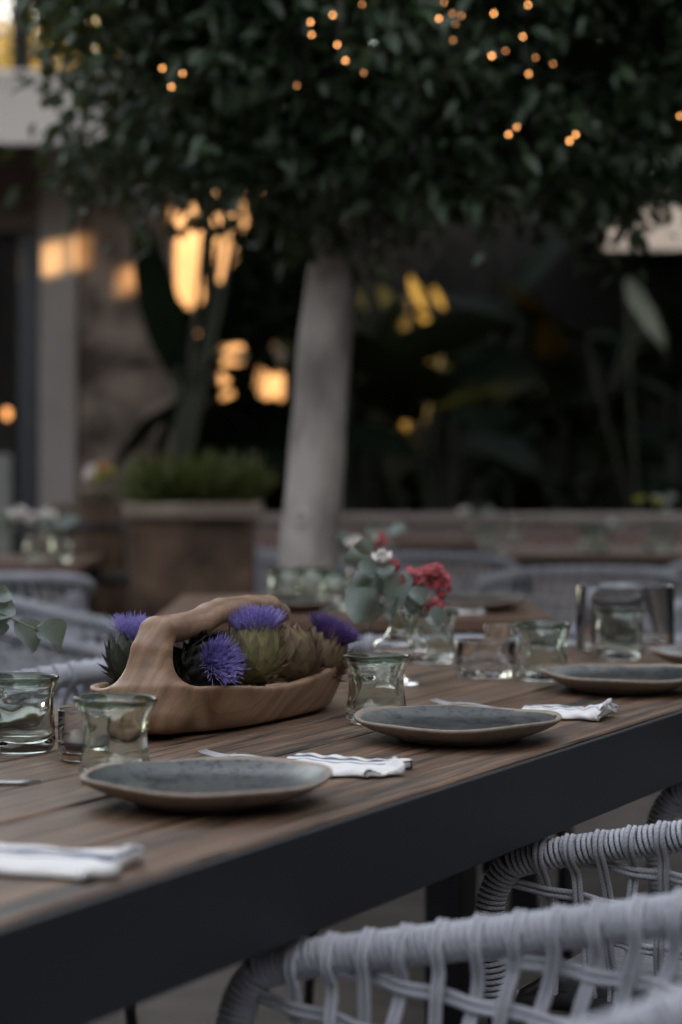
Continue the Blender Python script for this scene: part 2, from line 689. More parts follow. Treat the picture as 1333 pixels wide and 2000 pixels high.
b = MB()
b.box((lx(150), .02, 0), (lx(335), .30, 2.88), .01)
b.build('stone_wall', M['rough_plaster'], bl, False)
b = MB()
b.box((lx(79), -.05, 0), (lx(149.5), .32, 2.88), .012)
b.build('pilaster', M['plaster'], bl, False)
b = MB()
b.box((-3.0, .0, 2.36), (lx(78.5), .30, 2.88), .01)
b.build('lintel', M['soffit'], bl, False)
b = MB()
b.box((-3.0, -1.02, 2.884), (lx(335) + .1, .6, 2.92), .0)
b.build('soffit', M['soffit'], bl, False)
b = MB()
b.box((-3.0, -1.08, 2.655), (lx(366, bY - 1.05), -1.024, 2.94), .008)
b.build('fascia', M['fascia'], bl, False)
b = MB()
b.box((-3.0, -1.08, 2.944), (lx(335) + .15, .6, 3.02), .01)
b.build('roof', M['fascia'], bl, False)
# door frame, glass and dark room
df = MB()
df.box((lx(34), .03, 0), (lx(78), .12, 2.355), .006)
dfr = df.build('door_frame', M['dark_paint'], bl, False)
df = MB()
df.box((lx(-130), .05, 0), (lx(33.5), .062, 2.3), 0)
M['door_pane'] = m_glass('door_glass_pane', (.7, .72, .72))
df.build('door_glass', M['door_pane'], dfr, False)
df = MB()
df.box((lx(-330), 2.6, 0), (lx(160), 2.66, 2.98), 0)
df.box((lx(150), .32, 0), (lx(158), 2.6, 2.98), 0)
df.box((-3.0, .62, 2.99), (lx(158), 2.66, 3.02), 0)
df.box((-3.06, .0, 0), (-3.001, 2.66, 2.98), 0)
df.build('interior_wall', M['dark_room'], bl, False)
# what shows inside the doorway
cb = thing('white_cabinet', 'pale white cabinet standing inside the dark doorway', 'cabinet', (-2.6 + lx(12, 12.6) - .0, 12.6, 0))
b = MB()
b.box((-.10, -.1, 0), (.08, .1, 1.16), .008)
b.build('cabinet_body', M['white_paint'], cb, False)
b = MB()
b.box((-.085, -.112, .1), (-.012, -.1, 1.10), .003)
b.build('cabinet_door', M['white_paint'], cb, False)
b = MB()
b.box((-.006, -.112, .1), (.065, -.1, 1.10), .003)
b.build('cabinet_door', M['white_paint'], cb, False)
lp = thing('table_lamp', 'small lit lamp glowing on the cabinet inside the doorway', 'lamp', at(14, 800, 12.6) - Vector((0, 0, .262)))
lp.location.z = 1.163
v, f, uv = lathe([(0, 0), (.045, 0), (.045, .012), (.01, .02), (.008, .2), (0, .2)], 16)
mk('lamp_stem', v, f, M['leg_metal'], lp)
v, f, uv = lathe([(0, .20), (.018, .21), (.024, .235), (.016, .26), (0, .265)], 14)
mk('bulb', v, f, M['lamp'], lp)

# --- the sunlit wall behind the planting
sw = MB()
sw.box((-2.4, 14.2, 0), (-.38, 14.4, 3.6), .01)
tag(sw.build('rendered_wall', M['sunny_wall'], None, False), 'pale wall glowing in low orange sun beyond the dark leaves', 'wall')

# --- black fence added to keep the depth behind the jungle dark
fn = thing('dark_backing_fence', 'nearly black fence added to keep the depth behind the big leaved plants dark', 'fence', (-.46, 14.6, 0))
pm = None
for k in range(44):
    if pm is None:
        b = MB()
        b.box((0, 0, 0), (.145, .03, 3.1), .006)
        o = b.build('board', M['fence'], fn, False)
        pm = o.data
    else:
        o = inst('board', pm, fn)
    o.location = (k * .15, rng.uniform(-.004, .004), rng.uniform(-.02, .02))
b = MB()
b.box((0, .035, 0), (6.6, .06, 3.1), 0)
b.build('backing_panel', M['fence'], fn, False)

# --- roof over the planting on the right
pr = thing('pergola', 'flat roofed shelter with cream fascia over the dark planting', 'shelter', (1.58, 12.9, 0))
b = MB()
b.box((0, 0, 2.385), (6.5, .09, 2.78), .008)
b.build('fascia', M['fascia'], pr, False)
b = MB()
b.box((0, .092, 2.60), (6.5, 2.6, 2.78), .0)
b.build('roof', M['soffit'], pr, False)
for xx in (3.2, 5.6):
    b = MB()
    b.box((xx, .1, 0), (xx + .14, .24, 2.598), .008)
    b.build('post', M['dark_paint'], pr, False)

# --- low garden wall with patterned tiles
wy = 11.0
gw = thing('garden_wall', 'low rendered garden wall with a row of rosette tiles', 'wall', (-.5, wy, 0))
b = MB()
b.box((0, 0, 0), (6.5, .25, .80), .004)
b.build('wall_body', M['garden_wall'], gw, False)
b = MB()
b.box((-.02, -.03, .803), (6.5, .28, .845), .008)
b.build('coping', M['garden_wall'], gw, False)
tm = None
for k in range(40):
    if tm is None:
        b = MB()
        b.box((-.074, -.010, -.074), (.074, 0, .074), .003)
        o = b.build('tile', M['tile'], gw, False)
        tm = o.data
    else:
        o = inst('tile', tm, gw)
    o.location = (.12 + .155 * k, -.001, .70)

# --- added wall out of the frame, blocks and shapes the sun over the terrace
nb = thing('sun_blocker_wall', 'unseen wall added at the right to block the sun from the terrace', 'building', (4.6, 0, 0))
oy, oz = 7.27, 3.93     # gap made to throw a sun patch on the stone wall
b = MB()
b.box((0, -14, 0), (.12, oy - .17, 7.6), 0)
b.box((0, 9.902, 0), (.12, 10.78, 2.5), 0)
b.box((0, 10.782, 0), (.12, 17, 4.7), 0)
b.box((0, oy - .17, 0), (.12, oy + .15, oz - .10), 0)
b.box((0, oy - .17, oz + .11), (.12, oy + .15, 7.6), 0)
cuts = [(oy + .19, oy + .345, oz - .30, oz - .12), (oy + .385, oy + .52, oz + .0, oz + .15), (oy + .56, oy + .69, oz - .22, oz - .09)]  # small gaps cut to throw sun dapples on the stone wall
yy0 = oy + .15
for (ya, yb, za, zb) in cuts:
    b.box((0, yy0, 0), (.12, ya, 7.6), 0)
    b.box((0, ya, 0), (.12, yb, za), 0)
    b.box((0, ya, zb), (.12, yb, 7.6), 0)
    yy0 = yb
b.box((0, yy0, 0), (.12, 9.9, 7.6), 0)
b.build('wall', M['dark_stucco'], nb, False)
# added walls behind and left of the viewer, cutting low sky light
cw = thing('sky_blocker_walls', 'unseen walls added behind and left of the viewer to cut sky light', 'building', (0, -3.6, 0))
b = MB()
b.box((-5.6, -.4, 0), (4.5, 0, 4.6), 0)
b.build('wall', M['dark_stucco'], cw, False)
b = MB()
b.box((-6.0, -.4, 0), (-5.602, 14.6, 4.8), 0)
b.build('added_side_wall', M['dark_stucco'], cw, False)
for xx in (-3.6, -1.2, 1.2):  # made-up windows on the added rear wall
    b = MB()
    b.box((xx, .001, .9), (xx + 1.1, .05, 2.3), .005)
    w = b.build('window', M['dark_paint'], cw, False)
    b = MB()
    b.box((xx + .06, .051, .96), (xx + 1.04, .056, 2.24), 0)
    b.build('pane', M['door_pane'], w, False)
b = MB()
b.box((-.05, oy - .19, oz - .14), (-.003, oy + .17, oz - .103), .004)
b.build('sun_gap_sill', M['plaster'], nb, False)  # ledge under the sun gap of the added wall
b = MB()
b.box((.05, oy - .03, oz - .095), (.07, oy + .0, oz + .105), 0)
b.build('sun_gap_bar', M['dark_paint'], nb, False)  # bar across the sun gap of the added wall


# --- slats added above the frame to darken the rear tables and planting
sc_ = thing('added_shade_canopy', 'unseen slatted canopy added to darken the rear tables and planting', 'canopy', (.25, 10.0, 4.0))
slat = None
for k in range(46):
    if slat is None:
        b = MB()
        b.box((-2.25, -.052, 0), (2.25, .052, .04), .004)
        o = b.build('slat', M['fence'], sc_, False)
        slat = o.data
    else:
        o = inst('slat', slat, sc_)
    o.location = (0, -2.0 + k * .121, 0)
for xx in (-2.05, 0, 2.05):
    b = MB()
    b.box((xx - .05, -2.1, -.16), (xx + .05, 3.6, -.002), .005)
    b.build('beam', M['fence'], sc_, False)
for (xx, yy) in ((-2.05, -2.0), (-2.05, 2.1), (2.05, -2.0), (2.05, 3.4)):
    b = MB()
    b.box((xx - .05, yy - .05, -4.0), (xx + .05, yy + .05, -.162), .005)
    b.build('post', M['fence'], sc_, False)


# ================================================================== FOLIAGE
def leaf_template(ns=3, fold=.18, droop=.25, belly=.45):
    """leaf of unit length along +x, unit width in y"""
    vs, fs = [], []
    for i in range(ns + 1):
        t = i / ns
        w = .5 * math.sin(PI * min(1, t ** (.6 + belly * .5)) ) if 0 < i < ns else (.06 if i == 0 else .015)
        z = -droop * t * t
        for s in (-1, 0, 1):
            vs.append((t, s * w, z + abs(s) * fold * w))
    for i in range(ns):
        for s in (0, 1):
            a = i * 3 + s
            fs.append((a, a + 3, a + 4, a + 1))
    return np.array(vs), fs


def rotmats(dirs, roll):
    """rotation matrices with local x along dirs and the leaf's face turned up, rolled"""
    x = dirs / (np.linalg.norm(dirs, axis=1)[:, None] + 1e-9)
    up = np.tile([0, 0, 1.0], (len(x), 1))
    y = np.cross(up, x)
    ny = np.linalg.norm(y, axis=1)[:, None]
    y = np.where(ny > 1e-3, y / (ny + 1e-9), [0, 1, 0])
    z = np.cross(x, y)
    c, s = np.cos(roll)[:, None], np.sin(roll)[:, None]
    y2 = y * c + z * s
    z2 = -y * s + z * c
    return np.stack([x, y2, z2], 2)


def scatter(tmpl, faces, pos, R, L, W):
    tv = tmpl[None] * np.stack([L, W, L], 1)[:, None, :]
    v = np.einsum('nij,nkj->nki', R, tv) + pos[:, None, :]
    n, k = v.shape[:2]
    fa = np.array(faces)
    f = (fa[None] + (np.arange(n) * k)[:, None, None]).reshape(-1, fa.shape[1])
    return v.reshape(-1, 3), f


def crown_leaves(clumps, per, spread, lmin, lmax, wr, down=.35):
    C = np.repeat(clumps, per, 0)
    off = rng.normal(0, 1, C.shape) * spread
    pos = C + off
    cen = clumps.mean(0)
    outd = C - cen
    outd /= np.linalg.norm(outd, axis=1)[:, None] + 1e-6
    d = outd * .5 + rng.normal(0, .65, C.shape)
    d[:, 2] -= down
    L = rng.uniform(lmin, lmax, len(C))
    W = L * rng.uniform(wr * .8, wr * 1.2, len(C))
    return pos, d, L, W


# --- the tree over the terrace
tx, ty = -.135, 6.4
tree = thing('citrus_tree', 'round crowned tree with smooth pale grey trunk and dark glossy leaves', 'tree', (tx, ty, 0))
path = smooth_path([(0, 0, -.05), (.01, 0, .3), (.035, 0, .74), (.06, .01, 1.1), (.085, 0, 1.45), (.118, 0, 1.72), (.17, .02, 2.05)], 7)
rr = np.interp(path[:, 2], [-.05, .15, .74, 1.2, 1.72, 2.05], [.14, .108, .0895, .084, .074, .062])
rr = rr * (1 + .025 * np.sin(path[:, 2] * 9) + .015 * np.sin(path[:, 2] * 23))
tk = MB().tube(path, rr, 20)
# knot scars
for (zz, aa, sc) in ((.93, -1.95, .024), (1.42, -1.2, .014), (1.18, -2.4, .012)):
    i = int(np.argmin(abs(path[:, 2] - zz)))
    r0 = rr[i]
    cpt = path[i] + np.array([math.cos(aa) * r0, math.sin(aa) * r0, 0])
    v, f, uv = lathe([(sc * 1.25, 0), (sc, .007), (sc * .62, .008), (sc * .35, -.003), (0, -.004)], 14)
    Mx = Matrix.Translation(Vector(cpt)) @ Vector((math.cos(aa), math.sin(aa), 0)).to_track_quat('Z', 'Y').to_matrix().to_4x4()
    tk.add([Mx @ Vector(p) for p in v], f, uv)
tk.build('trunk', M['bark'], tree)
lim = MB()
top = Vector((.15, .01, 1.9))
for k in range(11):
    a = k / 11 * 2 * PI + .3
    e = Vector((.33 + .75 * math.cos(a) * random.uniform(.6, 1), .75 * math.sin(a), 2.1 + random.uniform(.1, 1.0)))
    mid = top.lerp(e, .5) + Vector((0, 0, -.08))
    lim.tube(smooth_path([top - Vector((0, 0, .15)), mid, e], 6), np.linspace(.035, .008, 13), 7)
lim.build('limb', M['bark'], tree)

cc = np.array([.38, 0, 2.64])
ax = np.array([1.13, 1.05, .93])
clumps = []
while len(clumps) < 540:
    p = rng.uniform(-1, 1, 3)
    q = (abs(p) ** 2.5).sum()
    wp_ = cc + p * ax
    wd_ = wp_[1] + ty
    cpx = 666.5 + (wp_[0] + tx) * FPX / wd_
    cpy = 900 - (wp_[2] - CAM_H) * FPX / wd_
    if cpy > np.interp(cpx, [100, 200, 350, 500, 580, 1100, 1250, 1400], [270, 335, 372, 395, 395, 385, 340, 310]):
        continue
    if cpx < np.interp(cpy, [-100, 0, 100, 200, 300], [100, 105, 125, 165, 195]):
        continue
    if 200 < cpx < 340 and 215 < cpy < 285 and rng.random() < .75:
        continue
    if q < 1.0 and q > .22:
        pp = p.copy()
        z = pp[2]
        clumps.append(cc + pp * ax + np.array([0, 0, .10 * math.sin(pp[0] * 9) * (z < -.3)]))
for k in range(90):
    p = rng.uniform(-1, 1, 3)
    clumps.append(cc + np.array([.95 * p[0], .9 * p[1], .12 + .6 * abs(p[2])]))
clumps = np.array(clumps)
pos, dd, L, W = crown_leaves(clumps, 92, .085, .042, .08, .50, .05)
R = rotmats(dd, rng.normal(0, .7, len(pos)))
tv, tf = leaf_template(3, .22, .22)
# leaves nearest to the camera side become separate leaf parts
wy_ = pos[:, 1] + ty
inview = (abs(pos[:, 0] + tx) < .17 * wy_) & (pos[:, 2] < CAM_H + .215 * wy_)
order = np.argsort(np.where(inview, wy_, 99))
own, rest = order[:290], order[290:]
v, f = scatter(tv, tf, pos[rest], R[rest], L[rest], W[rest])
cr = mk('crown', v, f.tolist(), M['citrus_leaf'], tree)
stuff(cr)
lmesh = mk('leaf', tv, tf, M['citrus_leaf'], tree)
for n, i in enumerate(own):
    o = lmesh if n == 0 else inst('leaf', lmesh.data, tree)
    mw = Matrix(R[i].tolist()).to_4x4() @ Matrix.Diagonal((L[i], W[i], L[i], 1))
    mw.translation = Vector(pos[i])
    o.matrix_basis = mw

# --- fairy lights in the crown
fl = thing('fairy_lights', 'string of small warm fairy lights hung through the tree crown', 'string lights', (0, 0, 0))
bul = [(317, 133, 1.), (335, 169, 1.), (357, 143, .8), (607, 43, .9), (609, 67, .8), (650, 29, .9), (659, 87, 1.), (675, 118, 1.),
       (711, 142, .5), (580, 167, .35), (858, 36, 1.), (868, 40, 1), (884, 26, .6), (902, 30, .6), (890, 46, .6), (885, 78, .5), (965, 26, 1.),
       (1032, 9, .9), (1022, 71, .9), (961, 109, 1.3), (988, 99, .45), (1047, 112, .5), (1081, 124, .5), (1033, 144, .8),
       (994, 262, 1.), (1010, 248, .8), (1045, 313, .8), (1113, 275, 1.3), (1125, 263, 1.2), (868, 4, .5), (708, 8, .5), (1329, 226, .8)]
v, f, uv = lathe([(0, -.006), (.0042, -.0045), (.006, 0), (.0045, .005), (.002, .008), (0, .009)], 10)
bm = mk('bulb', v, f, M['bulb'], fl)
wire_pts = []
for n, (px, py, s) in enumerate(bul):
    # hang just in front of the crown's near side
    x0 = (px - 666.5) / FPX
    z0 = -(py - 900) / FPX
    d = 5.1
    for _ in range(60):
        p = np.array([x0 * d - tx, d - ty, CAM_H + z0 * d])
        q = (abs((p - cc) / ax) ** 2.5).sum()
        if q < 1.02:
            break
        d += .02
    d -= .13
    o = bm if n == 0 else inst('bulb', (bm if s > .7 else bm2).data, fl)
    if n == 0:
        bm2 = mk('bulb', v, f, M['bulb_dim'], fl)
        bm2_used = False
    o.location = (x0 * d, d, CAM_H + z0 * d)
    ss = 0.42 * math.sqrt(max(s, .6))
    o.scale = (ss, ss, ss)
    wire_pts.append(Vector(o.location) + Vector((0, .004, .007)))
wr = MB()
wire_pts.sort(key=lambda p: p.x)
for a, c in zip(wire_pts[:-1], wire_pts[1:]):
    if (a - c).length < .45:
        mid = (a + c) * .5 + Vector((0, .05, -.02))
        wr.tube(smooth_path([a, mid, c], 3), .0011, 4)
wr.build('wire', M['leg_metal'], fl)


# --- big leaved plants
def blade(length, width, bend, wave=.0, ns=9, nw=4, tear=0):
    """banana-like leaf blade along +x, hanging by gravity bend"""
    vs, fs = [], []
    for i in range(ns + 1):
        t = i / ns
        w = width * .5 * (math.sin(PI * min(.999, max(.03, t)) ** .85) ** .7)
        x = length * t
        z = -bend * length * t * t
        for j in range(-nw // 2, nw // 2 + 1):
            s = j / (nw / 2)
            vs.append((x - abs(s) * .03 * length, s * w, z + .18 * abs(s) * w + wave * math.sin(t * 13 + s * 2) * abs(s)))
    k = nw + 1
    for i in range(ns):
        for j in range(nw):
            fs.append((i * k + j, (i + 1) * k + j, (i + 1) * k + j + 1, i * k + j + 1))
    return vs, fs


BL = [blade(1, .30, .25, .012), blade(1, .24, .45, .01), blade(1, .36, .12, .015)]
BLM = {}


def big_plant(loc, n, h, size, label, seed, lmat='big_leaf', name='strelitzia_plant', group=None, spread=.9, leaf_dirs=None, face=None):
    r = random.Random(seed)
    t = thing(name, label, 'plant', loc, 0, group)
    for k in range(n):
        a = k * 2.39996 + r.uniform(-.4, .4)
        hh = h * r.uniform(.55, 1.0)
        lean = r.uniform(.15, .5) * spread
        e = Vector((math.cos(a) * lean * hh * .5, math.sin(a) * lean * hh * .5, hh))
        mid = Vector((e.x * .3, e.y * .3, hh * .5))
        st = MB().tube(smooth_path([(0.03 * math.cos(a), .03 * math.sin(a), -.02), mid, e], 4), np.linspace(.022, .009, 9), 6)
        st.build('stem', M['stem_dark'], t)
        key = (k % 3, lmat)
        if key not in BLM:
            vs, fs = BL[k % 3]
            BLM[key] = mk('leaf', vs, fs, M[lmat], t)
            o = BLM[key]
        else:
            o = inst('leaf', BLM[key].data, t)
        el = r.uniform(-.2, 1.1)
        s = size * r.uniform(.75, 1.15)
        o.matrix_basis = Matrix.Translation(e) @ Matrix.Rotation(a + r.uniform(-.5, .5), 4, 'Z') @ Matrix.Rotation(-el, 4, 'Y') @ Matrix.Rotation(r.uniform(-1.2, 1.2), 4, 'X') @ Matrix.Diagonal((s, s, s, 1))
    return t


gp = 'big leaved plants crowded along the fence'
jls = ['dark big leaved plant just right of the tree trunk', 'low dark leaved plant right of the trunk in the front row', 'dark leaved plant in the middle of the front row by the fence',
       'front row dark plant under the middle of the shelter roof', 'dark leaved plant at the right below the cream fascia', 'tall dark plant right of the trunk close to the fence',
       'second tall dark plant from the trunk close to the fence', 'tall dark plant at the fence behind the tiled wall', 'tall dark plant at the right end of the fence', 'dark plant half hidden behind the tree trunk', 'dark plant furthest right behind the tiled wall']
spots = [(.05, 12.3, 9, 1.75, .8), (.55, 12.0, 10, 1.6, .8), (1.05, 12.4, 10, 1.0, .55), (1.55, 12.1, 10, 1.0, .6), (2.0, 12.5, 10, 1.2, .7),
         (.35, 13.4, 10, 1.9, .9), (.85, 13.7, 9, 2.1, .9), (1.4, 13.5, 10, 2.2, .9), (2.1, 13.7, 9, 2.2, .9), (-.25, 13.2, 8, 1.6, .7), (2.6, 12.1, 9, 1.2, .8)]
for i, (x, y, n, h, s) in enumerate(spots):
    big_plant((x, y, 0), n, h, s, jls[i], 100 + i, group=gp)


def placed_leaf(parent, p, d, roll, length, kind=0, lmat='big_leaf', wid=1.0):
    key = (kind, lmat)
    if key not in BLM:
        vs, fs = BL[kind]
        BLM[key] = mk('leaf', vs, fs, M[lmat], parent)
        o = BLM[key]
    else:
        o = inst('leaf', BLM[key].data, parent)
    Rm = Matrix(rotmats(np.array([list(d)], float), np.array([roll]))[0].tolist()).to_4x4()
    o.matrix_basis = Matrix.Translation(p) @ Rm @ Matrix.Diagonal((length, length * wid, length, 1))
    return o


# plant with pale upright leaf at the right
pp = thing('pale_leaf_plant', 'plant with one pale silvery leaf drooping at the edge of the shelter', 'plant', (1.62, 11.9, 0))
for (a, c, ro, ln, k, lm, wd) in (((1225, 545), (1290, 660), .9, .33, 0, 'pale_leaf', .75), ((1150, 655), (1250, 640), .6, .30, 1, 'big_leaf', .9), ((1230, 740), (1333, 745), .3, .35, 1, 'big_leaf', .8)):
    A, B = at(a[0], a[1], 11.9), at(c[0], c[1], 11.7)
    base = Vector((1.62, 11.9, 0))
    placed_leaf(pp, A - base, B - A, ro, (B - A).length * 1.1, k, lm, wd)
    MB().tube(smooth_path([(0, 0, -.02), (.03, .02, .6), (A - base) * .9, A - base], 4), .009, 6).build('stem', M['stem_dark'], pp)

# leaves right of the trunk, low sun put into their yellow colour
lf = thing('sun_yellow_plant', 'slender plant right of the trunk with low sun put into its yellow leaf colour', 'plant', (.36, 12.9, 0))
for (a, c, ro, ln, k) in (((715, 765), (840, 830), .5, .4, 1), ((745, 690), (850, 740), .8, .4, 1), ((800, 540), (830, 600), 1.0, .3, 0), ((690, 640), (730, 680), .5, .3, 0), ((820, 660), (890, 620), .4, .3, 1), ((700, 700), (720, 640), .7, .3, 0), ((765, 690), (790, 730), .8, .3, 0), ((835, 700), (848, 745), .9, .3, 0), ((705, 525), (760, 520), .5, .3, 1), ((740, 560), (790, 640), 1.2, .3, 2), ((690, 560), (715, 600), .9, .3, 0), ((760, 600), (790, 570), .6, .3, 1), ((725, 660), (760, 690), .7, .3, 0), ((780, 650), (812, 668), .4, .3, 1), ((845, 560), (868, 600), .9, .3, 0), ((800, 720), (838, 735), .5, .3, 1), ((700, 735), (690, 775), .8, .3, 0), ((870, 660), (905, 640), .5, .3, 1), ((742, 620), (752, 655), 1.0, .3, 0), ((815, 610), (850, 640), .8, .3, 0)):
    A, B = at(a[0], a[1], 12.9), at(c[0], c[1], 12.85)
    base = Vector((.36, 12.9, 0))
    placed_leaf(lf, A - base, B - A, ro, (B - A).length * 1.15, k, 'sun_yellow_leaf', .8)
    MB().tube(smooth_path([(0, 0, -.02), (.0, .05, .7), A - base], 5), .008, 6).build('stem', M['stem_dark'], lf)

# banana leaf plant in front of the stone wall
bp = thing('banana_plant', 'banana plant with one broad dark leaf hanging in front of the stone wall', 'plant', (-.85, 10.7, 0))
base = Vector((-.85, 10.7, 0))
for (a, c, ro, k, wd) in (((352, 745), (268, 425), 1.25, 2, .62), ((345, 715), (195, 680), .35, 1, .40), ((350, 790), (190, 900), .7, 0, .8), ((360, 780), (250, 930), .9, 1, .8), ((380, 760), (480, 560), .4, 1, .35), ((405, 385), (413, 606), .12, 1, .42), ((470, 395), (446, 560), .12, 1, .40), ((445, 392), (438, 470), .1, 0, .30)):
    A, B = at(a[0], a[1], 10.7), at(c[0], c[1], 10.6)
    placed_leaf(bp, A - base, B - A, ro, (B - A).length * 1.08, k, 'big_leaf', wd)
    MB().tube(smooth_path([(0, 0, -.02), (.02, .02, .7), A - base], 5), np.linspace(.03, .012, 11), 7).build('stem', M['stem_dark'], bp)

# shrub between stone wall and trunk with gaps through to the sunlit wall
sh = thing('broadleaf_shrub', 'dense dark shrub left of the trunk with sunlight showing through its gaps', 'shrub', (-.75, 13.0, 0))
gaps = [(450, 692, 26, 11), (395, 703, 7, 7), (391, 730, 7, 7), (447, 785, 14, 12), (389, 797, 12, 14), (428, 740, 8, 7), (372, 500, 30, 88), (430, 430, 13, 20), (434, 478, 15, 13), (428, 525, 13, 16), (450, 455, 8, 12), (464, 415, 10, 12), (463, 440, 8, 8), (516, 755, 7, 18), (555, 690, 10, 14), (552, 755, 13, 18)]
pos, dirs, Ls = [], [], []
rs = random.Random(5)
while len(pos) < 8500:
    px, py, d = rs.uniform(285, 640), rs.uniform(390, 1000), rs.uniform(12.6, 13.4)
    ln = rs.uniform(.06, .12) if py < 600 else rs.uniform(.04, .09)
    a = rs.uniform(0, 2 * PI)
    cx, cyy = px + math.cos(a) * ln * .5 * FPX / d, py + math.sin(a) * ln * .5 * FPX / d
    m_ = 11 if py < 610 else 9
    if any(((x - g0) / (gx + m_)) ** 2 + ((y - g1) / (gy + m_)) ** 2 < 1 for (g0, g1, gx, gy) in gaps for (x, y) in ((cx, cyy), (px, py), (2 * cx - px, 2 * cyy - py))):
        continue
    if py < 600 and rs.random() < .2:
        continue
    pos.append(at(px, py, d) - Vector((-.75, 13.0, 0)))
    dirs.append((math.cos(a), rs.uniform(-.5, .5), -math.sin(a)))
    Ls.append(ln)
pos, dirs, Ls = np.array(pos), np.array(dirs), np.array(Ls)
Rm = rotmats(dirs, rng.uniform(.6, 1.6, len(pos)))
v, f = scatter(tv, tf, pos, Rm, Ls, Ls * .6)
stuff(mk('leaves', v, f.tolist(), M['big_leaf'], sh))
st = MB()
for k in range(9):
    e = Vector((rs.uniform(-.4, .5), rs.uniform(-.2, .3), rs.uniform(1.2, 2.2)))
    st.tube(smooth_path([(e.x * .2, 0, -.02), (e.x * .5, e.y * .5, e.z * .5), e], 4), np.linspace(.02, .005, 9), 6)
st.build('branch', M['twig'], sh)

# tree beyond the roof on the left, in the last sun
for (name, lab, loc, cw, hz, n) in (('olive_tree', 'tree with yellow sunlit leaves rising behind the roof fascia', (-2.9, 17.5, 0), 1.3, 4.5, 240),):
    t = thing(name, lab, 'tree', loc)
    cl = []
    while len(cl) < n:
        p = rng.uniform(-1, 1, 3)
        if (p ** 2).sum() < 1:
            cl.append(np.array([0, 0, hz]) + p * np.array([cw, 1.0, 1.3]))
    cl = np.array(cl)
    ps, dd2, L2, W2 = crown_leaves(cl, 60, .13, .06, .12, .4)
    v, f = scatter(tv, tf, ps, rotmats(dd2, rng.normal(0, .8, len(ps))), L2, W2)
    stuff(mk('crown', v, f.tolist(), M['sun_yellow_leaf'], t))
    tb = MB().tube(smooth_path([(0, 0, -.05), (.05, 0, 1.2), (-.05, 0, 2.4), (0, 0, 3.8)], 5), np.linspace(.16, .05, 16), 10)
    for k in range(6):
        a = k
        tb.tube(smooth_path([(0, 0, 2.6 + .15 * k), (math.cos(a) * .4, math.sin(a) * .4, 3.4), (math.cos(a) * .8, math.sin(a) * .8, hz + .3)], 4), np.linspace(.05, .012, 9), 6)
    tb.build('trunk', M['bark'], t)

# dark evergreens added far behind to block sky showing through the crown
for n_, (hx_, hy_, lab) in enumerate(((.4, 19.5, 'dark evergreen added to block the sky, nearest the trunk'), (2.6, 20.0, 'dark evergreen added to block the sky in the middle'), (4.9, 19.6, 'dark evergreen added to block the sky at the right'), (7.0, 20.2, 'dark evergreen added to block the sky furthest right'))):
    t = thing('sky_blocking_evergreen', lab, 'tree', (hx_, hy_, 0), 0, 'dark evergreens added to block the sky behind the crown')
    cl = rng.normal(0, 1, (160, 3))
    cl = cl / np.linalg.norm(cl, axis=1)[:, None] * rng.uniform(.5, 1, (160, 1)) ** .5 * np.array([1.35, 1.0, 2.1]) + np.array([0, 0, 4.0])
    ps, dd2, L2, W2 = crown_leaves(cl, 40, .2, .16, .28, .5)
    v, f = scatter(tv, tf, ps, rotmats(dd2, rng.normal(0, .8, len(ps))), L2, W2)
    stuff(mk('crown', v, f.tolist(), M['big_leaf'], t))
    MB().tube(smooth_path([(0, 0, -.05), (.03, 0, 1.5), (0, .02, 3), (0, 0, 5.2)], 5), np.linspace(.16, .04, 16), 10).build('trunk', M['bark'], t)

# --- stone planter with grassy plant, barrel, in front of the building
pl = thing('stone_planter', 'square mottled planter with pale rim, bushy green plant growing in it', 'planter', at(381, 1000, 8.6).xy.to_3d())
b = MB()
vs, fs = [], []
for (z, w) in ((0, .19), (.25, .215), (.60, .235), (.89, .235)):
    vs += [(-w, -w, z), (w, -w, z), (w, w, z), (-w, w, z)]
for r in range(3):
    for i in range(4):
        j = (i + 1) % 4
        fs.append((r * 4 + i, r * 4 + j, r * 4 + 4 + j, r * 4 + 4 + i))
fs.append((3, 2, 1, 0))
b.add(vs, fs)
b.build('planter_body', M['planter_body'], pl, False)
b = MB()
for (lo, hi) in (((-.265, -.265), (.265, -.2)), ((-.265, .2), (.265, .265)), ((-.265, -.1995), (-.2, .1995)), ((.2, -.1995), (.265, .1995))):
    b.box((*lo, .892), (*hi, .955), .01)
b.build('planter_rim', M['planter_stone'], pl, False)
b = MB()
b.box((-.199, -.199, .7), (.199, .199, .92), 0)
b.build('soil', M['dark_soil'], pl, False)
gr = thing('planter_grass', 'feathery green foliage filling the mottled planter', 'plant', Vector(pl.location) + Vector((0, 0, .92)))
n = 1300
pos = np.stack([rng.uniform(-.2, .2, n), rng.uniform(-.2, .2, n), np.zeros(n)], 1)
dd3 = np.stack([pos[:, 0] * 2.2 + rng.normal(0, .3, n), pos[:, 1] * 2 + rng.normal(0, .3, n), np.full(n, .9)], 1)
Lg = rng.uniform(.08, .21, n) * rng.choice([.7, 1, 1.25], n)
v, f = scatter(leaf_template(3, .1, .35)[0], tf, pos, rotmats(dd3, rng.uniform(-PI, PI, n)), Lg, Lg * .12)
stuff(mk('leaves', v, f.tolist(), M['grass_leaf'], gr))

